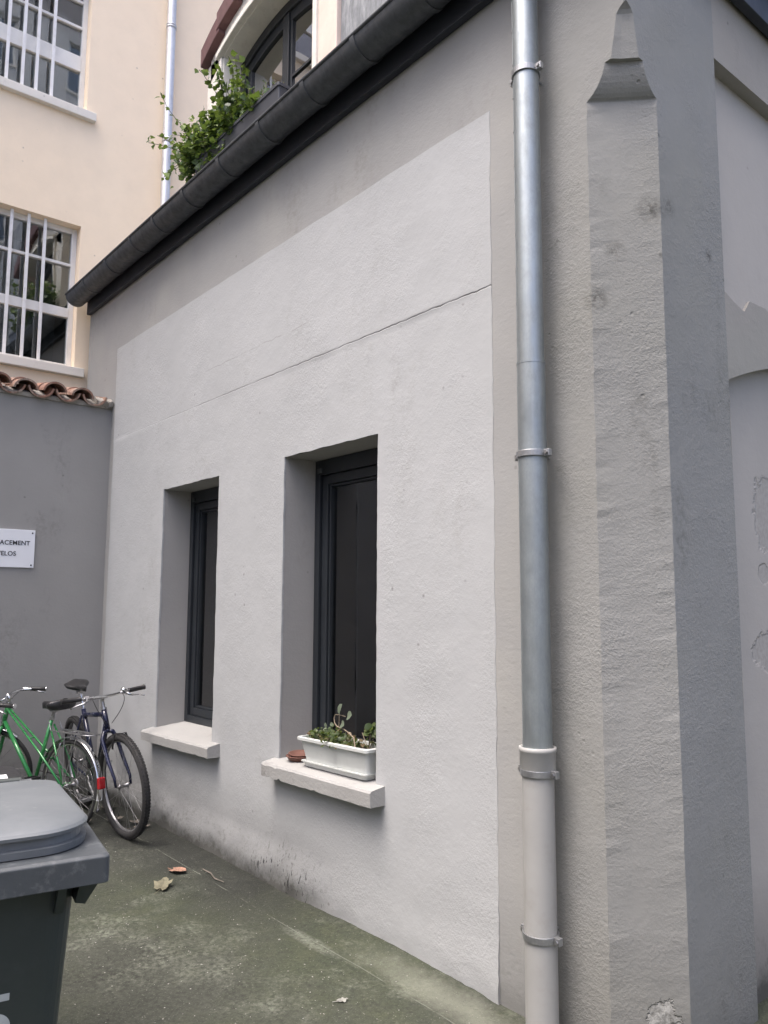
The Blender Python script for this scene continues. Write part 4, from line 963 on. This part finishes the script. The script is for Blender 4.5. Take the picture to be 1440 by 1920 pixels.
gb_ = thing('bicycle', 'green step-through bicycle with chrome mudguard, rack and red reflector', 'bicycle', (-5.40, 1.80, .004)); gb_.rotation_euler = (R(1), 0, R(198))
bicycle(gb_, 'mixte', 32, .875)

# ------------------------------------------------------------------ leaves
def leaf_poly(kind_, s):
    if kind_ == 'ivy': pts = [(0,0), (.16,-.34), (.46,-.52), (.72,-.22), (1.0,.0)]
    elif kind_ == 'round': pts = [(0,0), (.1,-.35), (.5,-.52), (.85,-.38), (1.0,0)]
    else: pts = [(0,0), (.25,-.16), (.55,-.17), (.85,-.08), (1.0,0)]
    return [(x*s, y*s) for x, y in pts]
def add_leaf(m, p, d, up, s, kind_, fold=.3, curl=.15):
    d = d.normalized(); sd = d.cross(up)
    if sd.length < .01: sd = d.cross(Vector((1,.2,0)))
    sd.normalize(); up = sd.cross(d).normalized()
    half = leaf_poly(kind_, s); n = len(half)
    mid = [p + d*x - up*(curl*x*x/s) for x, _ in half]
    lft = [mid[i] + sd*half[i][1] + up*abs(half[i][1])*fold for i in range(n)]; rgt = [mid[i] - sd*half[i][1] + up*abs(half[i][1])*fold for i in range(n)]
    m.add(mid + lft[1:-1] + rgt[1:-1], [], True)
    o = len(m.v)-(n+2*(n-2)); M_ = lambda i: o+i; L_ = lambda i: o+n+i-1; R_ = lambda i: o+n+(n-2)+i-1
    F = [(M_(0), L_(1), M_(1)), (M_(0), M_(1), R_(1)), (M_(n-2), L_(n-2), M_(n-1)), (M_(n-2), M_(n-1), R_(n-2))]
    for i in range(1, n-2): F += [(M_(i), L_(i), L_(i+1), M_(i+1)), (M_(i), M_(i+1), R_(i+1), R_(i))]
    m.f += F; m.sm += [True]*len(F)
rnd = random.Random(11)
def rv(s=1): return Vector((rnd.gauss(0, s), rnd.gauss(0, s), rnd.gauss(0, s)))
# slate coloured box on the dormer sill
BX0, BX1, BY0, BY1, BZ0, BZ1 = -5.25, -4.04, AY-.19, AY-.012, 4.562, 4.80
wb = thing('window_box', 'long slate grey planter box on the dormer sill above the gutter', 'planter', ((BX0+BX1)/2, (BY0+BY1)/2, BZ0))
def tub(mb, x0, x1, y0, y1, z0, z1, taper, rimw, rimh, th, r=.012):
    o = mb
    o.loft([rrect(x0+taper, x1-taper, y0+taper, y1-taper, r, z0, 4), rrect(x0+rimw, x1-rimw, y0+rimw, y1-rimw, r, z1-rimh, 4), rrect(x0, x1, y0, y1, r, z1-rimh, 4), rrect(x0, x1, y0, y1, r, z1-.003, 4), rrect(x0+.004, x1-.004, y0+.004, y1-.004, r, z1, 4),
            rrect(x0+th, x1-th, y0+th, y1-th, r, z1, 4), rrect(x0+th+.003, x1-th-.003, y0+th+.003, y1-th-.003, r, z1-.04, 4)]); return o
t_ = MB(); hx, hy = (BX1-BX0)/2, (BY1-BY0)/2
tub(t_, -hx, hx, -hy, hy, 0, BZ1-BZ0, .02, .008, .025, .016); t_.build('tub', 'slate_box', wb)
MB().box((-hx+.02, -hy+.02, .12), (hx-.02, hy-.02, BZ1-BZ0-.03)).build('soil', 'soil', wb)
iv = thing('ivy_plant', 'bushy ivy trailing from the slate box over the gutter', 'plant', (-4.95, (BY0+BY1)/2, BZ1-.03))
st_, lf_ = MB(), MB()
for k in range(190):
    x0 = BX0+.03+rnd.random()**1.5*(BX1-BX0-.15); left = (BX1-x0)/(BX1-BX0)
    p = Vector((x0, rnd.uniform(BY0+.03, BY1-.03), BZ1-.02))
    d = Vector((rnd.gauss(-.2-.3*max(0, left-.7)*2, .35), rnd.gauss(-.1, .3), rnd.uniform(.4, 1.3)))
    ln = rnd.uniform(.12, .34)*(.25+.95*left)
    if left > .7 and rnd.random() < .35: ln *= 1.35
    if left < .4: ln *= .7
    tall = .45 < left < .80 and rnd.random() < .3
    if tall: ln = rnd.uniform(.28, .55); d = Vector((rnd.gauss(-.05, .22), rnd.gauss(-.15, .15), 1.6))
    pts = [p.copy()]; seg = 13 if tall else 9; droop = rnd.uniform(.05, .55)*(.35 if tall else 1)
    for i in range(seg):
        d = (d + Vector((0, 0, -droop*.5)) + rv(.12)).normalized(); p = p + d*ln/seg
        if p.y > BY1-.01 and p.z < 5.6: p.y = BY1-.02
        pts.append(p.copy())
    loc = [q-Vector(iv.location) for q in pts]; st_.tube(loc, .0022, 5, caps=False)
    for i in range(2, seg+1):
        for j in range(2 if rnd.random() < .75 else 1):
            dd = (pts[i]-pts[i-1]).normalized()*.4+rv(.7); dd.y -= .1
            add_leaf(lf_, loc[i]+rv(.012), dd, Vector((rnd.gauss(0,.5), -.5+rnd.gauss(0,.5), .9)), rnd.uniform(.028, .058), 'ivy')
for k in range(850):                                   # the dense heart that spills to the far end
    t = rnd.random()**1.2; c = Vector((BX0-.05+t*.38, (BY0+BY1)/2-.04, BZ1+.0+.15*math.sin(min(1, t*1.3)*math.pi)))
    q = c + Vector((rnd.gauss(0, .12), rnd.gauss(0, .055), rnd.gauss(0, .095))); q.y = min(q.y, BY1-.01)
    add_leaf(lf_, q-Vector(iv.location), rv(1), Vector((rnd.gauss(0,.5), -.5, .9)), rnd.uniform(.032, .06), 'ivy')
st_.build('stems', 'green_stem', iv); kind(lf_.build('foliage', 'ivy', iv, fix=False), 'stuff')
hs_ = thing('wispy_plant', 'thin wispy stems in the clear end of the slate box', 'plant', (-4.3, (BY0+BY1)/2, BZ1-.03))
st_, lf_ = MB(), MB()
for k in range(12):
    p = Vector((rnd.uniform(-.22, .16), rnd.uniform(-.05, .04), 0)); d = Vector((rnd.gauss(0, .25), rnd.gauss(0, .15), 1)); pts = [p]
    for i in range(6): d = (d+rv(.1)).normalized(); p = p+d*rnd.uniform(.02, .035); pts.append(p)
    st_.tube(pts, .0014, 5, caps=False)
    for q in pts[1:]:
        for j in range(3): add_leaf(lf_, q, rv(1)+Vector((0,0,.4)), Vector((0,-.3,1)), rnd.uniform(.008, .018), 'thin')
st_.build('stems', 'stem', hs_); kind(lf_.build('foliage', 'dull_leaf', hs_, fix=False), 'stuff')

# ------------------------------------------------------------------ white planter on the sill
PLX0, PLX1, PLY0, PLY1 = -3.478, -2.897, D-.045, D+.128
SZ = .668
pl = thing('planter', 'long white plastic planter with a drip tray on the window sill', 'planter', ((PLX0+PLX1)/2, (PLY0+PLY1)/2, SZ))
pl.rotation_euler = (0, R(-1.2), 0)
hx, hy = (PLX1-PLX0)/2, (PLY1-PLY0)/2
t_ = MB(); tub(t_, -hx, hx, -hy, hy, .012, .145, .038, .014, .016, .018, .02); t_.build('tub', 'planter', pl)
MB().loft([rrect(-hx+.04, hx-.04, -hy+.028, hy-.028, .02, 0, 4), rrect(-hx+.03, hx-.03, -hy+.018, hy-.018, .02, .022, 4), rrect(-hx+.022, hx-.022, -hy+.010, hy-.010, .02, .024, 4), rrect(-hx+.022, hx-.022, -hy+.010, hy-.010, .02, .029, 4), rrect(-hx+.04, hx-.04, -hy+.024, hy-.024, .02, .026, 4)]).build('drip_tray', 'planter', pl)
m = MB(); nx_, ny_ = 30, 9; o_ = {}
for i in range(nx_):
    for j in range(ny_):
        x = -hx+.022+(2*hx-.044)*i/(nx_-1); y = -hy+.022+(2*hy-.044)*j/(ny_-1); o_[i,j] = len(m.v); m.v.append(Vector((x, y, .122+.008*nz(x*40, y*40, 0))))
for i in range(nx_-1):
    for j in range(ny_-1): m.f.append((o_[i,j], o_[i+1,j], o_[i+1,j+1], o_[i,j+1])); m.sm.append(True)
m.build('soil', 'soil', pl)
pp = thing('potted_plant', 'low mixed foliage with one bare arching stem in the white planter', 'plant', (pl.location.x, pl.location.y, SZ+.12))
st_, lf_ = MB(), MB()
for k in range(150):
    x = -hx+.05+rnd.random()*.38; y = rnd.gauss(-.01, .035); hgt = .055*math.exp(-((x+.10)/.17)**2)
    p0 = Vector((x+rnd.gauss(0, .015), y*.6, 0)); p1 = Vector((x, y, rnd.random()*hgt+.012)); st_.tube([p0, p1], .0012, 4, caps=False)
    for j in range(3): add_leaf(lf_, p1+rv(.008), rv(1)+Vector((0, -.2, .3)), Vector((rnd.gauss(0,.4), -.4, 1)), rnd.uniform(.012, .026), 'round' if rnd.random() < .6 else 'ivy')
st_.build('stems', 'green_stem', pp); kind(lf_.build('foliage', 'dull_leaf', pp, fix=False), 'stuff')
arch = [(.165,-.055,.0), (.157,-.05,.035), (.142,-.045,.062), (.105,-.042,.078), (.055,-.04,.092), (.0,-.04,.098), (-.02,-.04,.112), (-.028,-.038,.135), (-.022,-.036,.152), (.01,-.035,.155), (.06,-.035,.152)]
MB().tube(arch, [.0035]*4+[.003]*4+[.002]*3, 8).build('bare_stem', 'stem', pp)
for (px_, py_, pz_), dv, s_ in (((.012,-.036,.156), (.25,-.1,1), .055), ((.075,-.034,.152), (.6,-.2,.25), .045), ((.03,-.036,.115), (.6,-.3,.0), .038), ((-.035,-.04,.10), (-.6,-.2,.3), .02), ((-.085,-.04,.085), (-.4,-.2,.6), .024)):
    m = MB(); add_leaf(m, Vector((px_, py_, pz_)), Vector(dv), Vector((-.3, -.9, .35)), s_, 'round', .25, .2); m.build('leaf', 'pale_leaf', pp, fix=False)
MB().tube([(.01,-.036,.10), (.012,-.036,.156)], .0016, 6).build('bare_stem', 'stem', pp)
m = MB()
for k in range(22):
    q = Vector((.20+rnd.gauss(0, .03), .02+rnd.gauss(0, .02), .05+rnd.random()*.065)); add_leaf(m, q, rv(1)+Vector((0,-.3,.5)), Vector((0, -.7, .7)), rnd.uniform(.025, .042), 'round')
kind(m.build('leaf_clump', 'dull_leaf', pp, fix=False), 'stuff')
m = MB()
for k in range(7): m.tube([(.19, .01, 0), (.20+rnd.gauss(0,.03), .02+rnd.gauss(0,.015), .08)], .002, 5)
m.build('stems', 'stem', pp)
# terracotta saucers
sc1 = MB().lathe([(0, 0), (.058, 0), (.070, .018), (.074, .019), (.074, .023), (.067, .023), (.056, .006), (0, .006)], 36).build('plant_saucer', 'terracotta'); sc1.location = (-3.575, D+.045, .664)
tag(sc1, 'lower of two stacked terracotta saucers beside the white planter', 'saucer')
sc2 = MB().lathe([(0, 0), (.050, 0), (.061, .015), (.065, .016), (.065, .020), (.058, .020), (.048, .005), (0, .005)], 36).build('plant_saucer', 'terracotta'); sc2.location = (-3.572, D+.047, .6795); sc2.rotation_euler = (R(2), R(3), 0)
tag(sc2, 'upper of two stacked terracotta saucers beside the white planter', 'saucer')

# ------------------------------------------------------------------ dead leaves and grit on the ground
def dead_leaf(loc, size, rotz, mat, label, group=None, seed=0, curl=.6):
    m = MB(); n = 18; rr = random.Random(seed); c = Vector((0, 0, .006)); ring = []
    for k in range(n):
        a = 2*math.pi*k/n; lob = .62+.38*abs(math.cos(a*2.5))**.7; rad = size*.5*lob*rr.uniform(.85, 1.1)
        x, y = math.cos(a)*rad, math.sin(a)*rad*.7; z = .004+curl*(y*y*6+max(0, x)*x*3)+rr.uniform(0, .008); ring.append(Vector((x, y, z)))
    mid = [Vector((p.x*.5, p.y*.5, p.z*.45+.004+rr.uniform(0, .004))) for p in ring]
    m.add([c]+mid+ring, [(0, 1+k, 1+(k+1) % n) for k in range(n)] + [(1+k, 1+n+k, 1+n+(k+1) % n, 1+(k+1) % n) for k in range(n)], False)
    m.tube([(0,0,.006), (-size*.4, 0, .006), (-size*.75, size*.1, .004)], .0014, 5)
    o = m.build('dead_leaf', mat, None, fix=False); o.location = loc; o.rotation_euler = (0, 0, rotz)
    return tag(o, label, 'leaf', group)
dead_leaf((-4.225, 2.025, .002), .125, R(20), 'dead_leaf', 'reddish brown curled dead leaf near the wall foot', None, 3, .9)
dead_leaf((-4.06, 1.86, .002), .14, R(140), 'dead_leaf_olive', 'olive crumpled dead leaf lying next to the reddish brown one', None, 5, 1.3)
LBL = ['largest grey brown dead leaf, under the blue bicycle', 'grey brown dead leaf at the wall foot behind the blue front tyre', 'grey brown dead leaf between the two bicycles', 'small grey brown dead leaf tight against the wall foot', 'grey brown dead leaf beside the blue bicycle rear tyre', 'smallest grey brown dead leaf, beside the blue front tyre']
for k, (x, y, s_) in enumerate([(-5.42, 2.12, .16), (-5.15, 2.2, .12), (-5.5, 1.95, .12), (-5.28, 2.22, .10), (-5.75, 2.2, .13), (-5.05, 2.10, .09)]):
    dead_leaf((x, y, .006), s_, k*1.3, 'dead_leaf_grey', LBL[k], 'dead leaves by the blue bicycle', 20+k, 1.2)
dead_leaf((-2.515, 1.885, .001), .05, R(70), 'chip', 'small pale leaf scrap on open mossy concrete', None, 9, .5)
tw = MB().tube([(-.14, 0, .006), (-.05, .012, .007), (.04, .0, .006), (.12, .02, .007)], [.003, .0045, .004, .002], 6).build('twig', 'dead_leaf_grey'); tw.location = (-4.03, 2.13, .002); tw.rotation_euler = (0, 0, R(-6))
tag(tw, 'short dark twig next to the reddish brown leaf', 'twig')
gr = MB(); rg = random.Random(4)
for k in range(1500):
    x = rg.uniform(-6.3, -1.2); y = 2.3-abs(rg.gauss(0, 1.0)); 
    if y < -.2: continue
    s_ = rg.choice((.0010, .0013, .0016, .002, .0028)); s_ *= 1.6 if rg.random() < .03 else 1; a = rg.random()*6.28
    M = Matrix.Translation((x, y, .006*nz(x*1.3, y*1.3, 0)+.003*nz(x*5, y*5, 2)+s_*.3+.0015)) @ Matrix.Rotation(a, 4, 'Z') @ Matrix.Rotation(rg.uniform(-.4, .4), 4, 'X')
    gr.add([M @ Vector(p) for p in ((-s_*1.3, -s_*.8, 0), (s_*1.1, -s_, 0), (s_*.9, s_*.9, 0), (-s_, s_*.7, 0), (0, 0, s_*.8))], [(0,1,4), (1,2,4), (2,3,4), (3,0,4)])
kind(tag(gr.build('grit', 'chip', None, fix=False), 'scattered pale grit and crumbs on the mossy concrete', 'grit'), 'stuff')
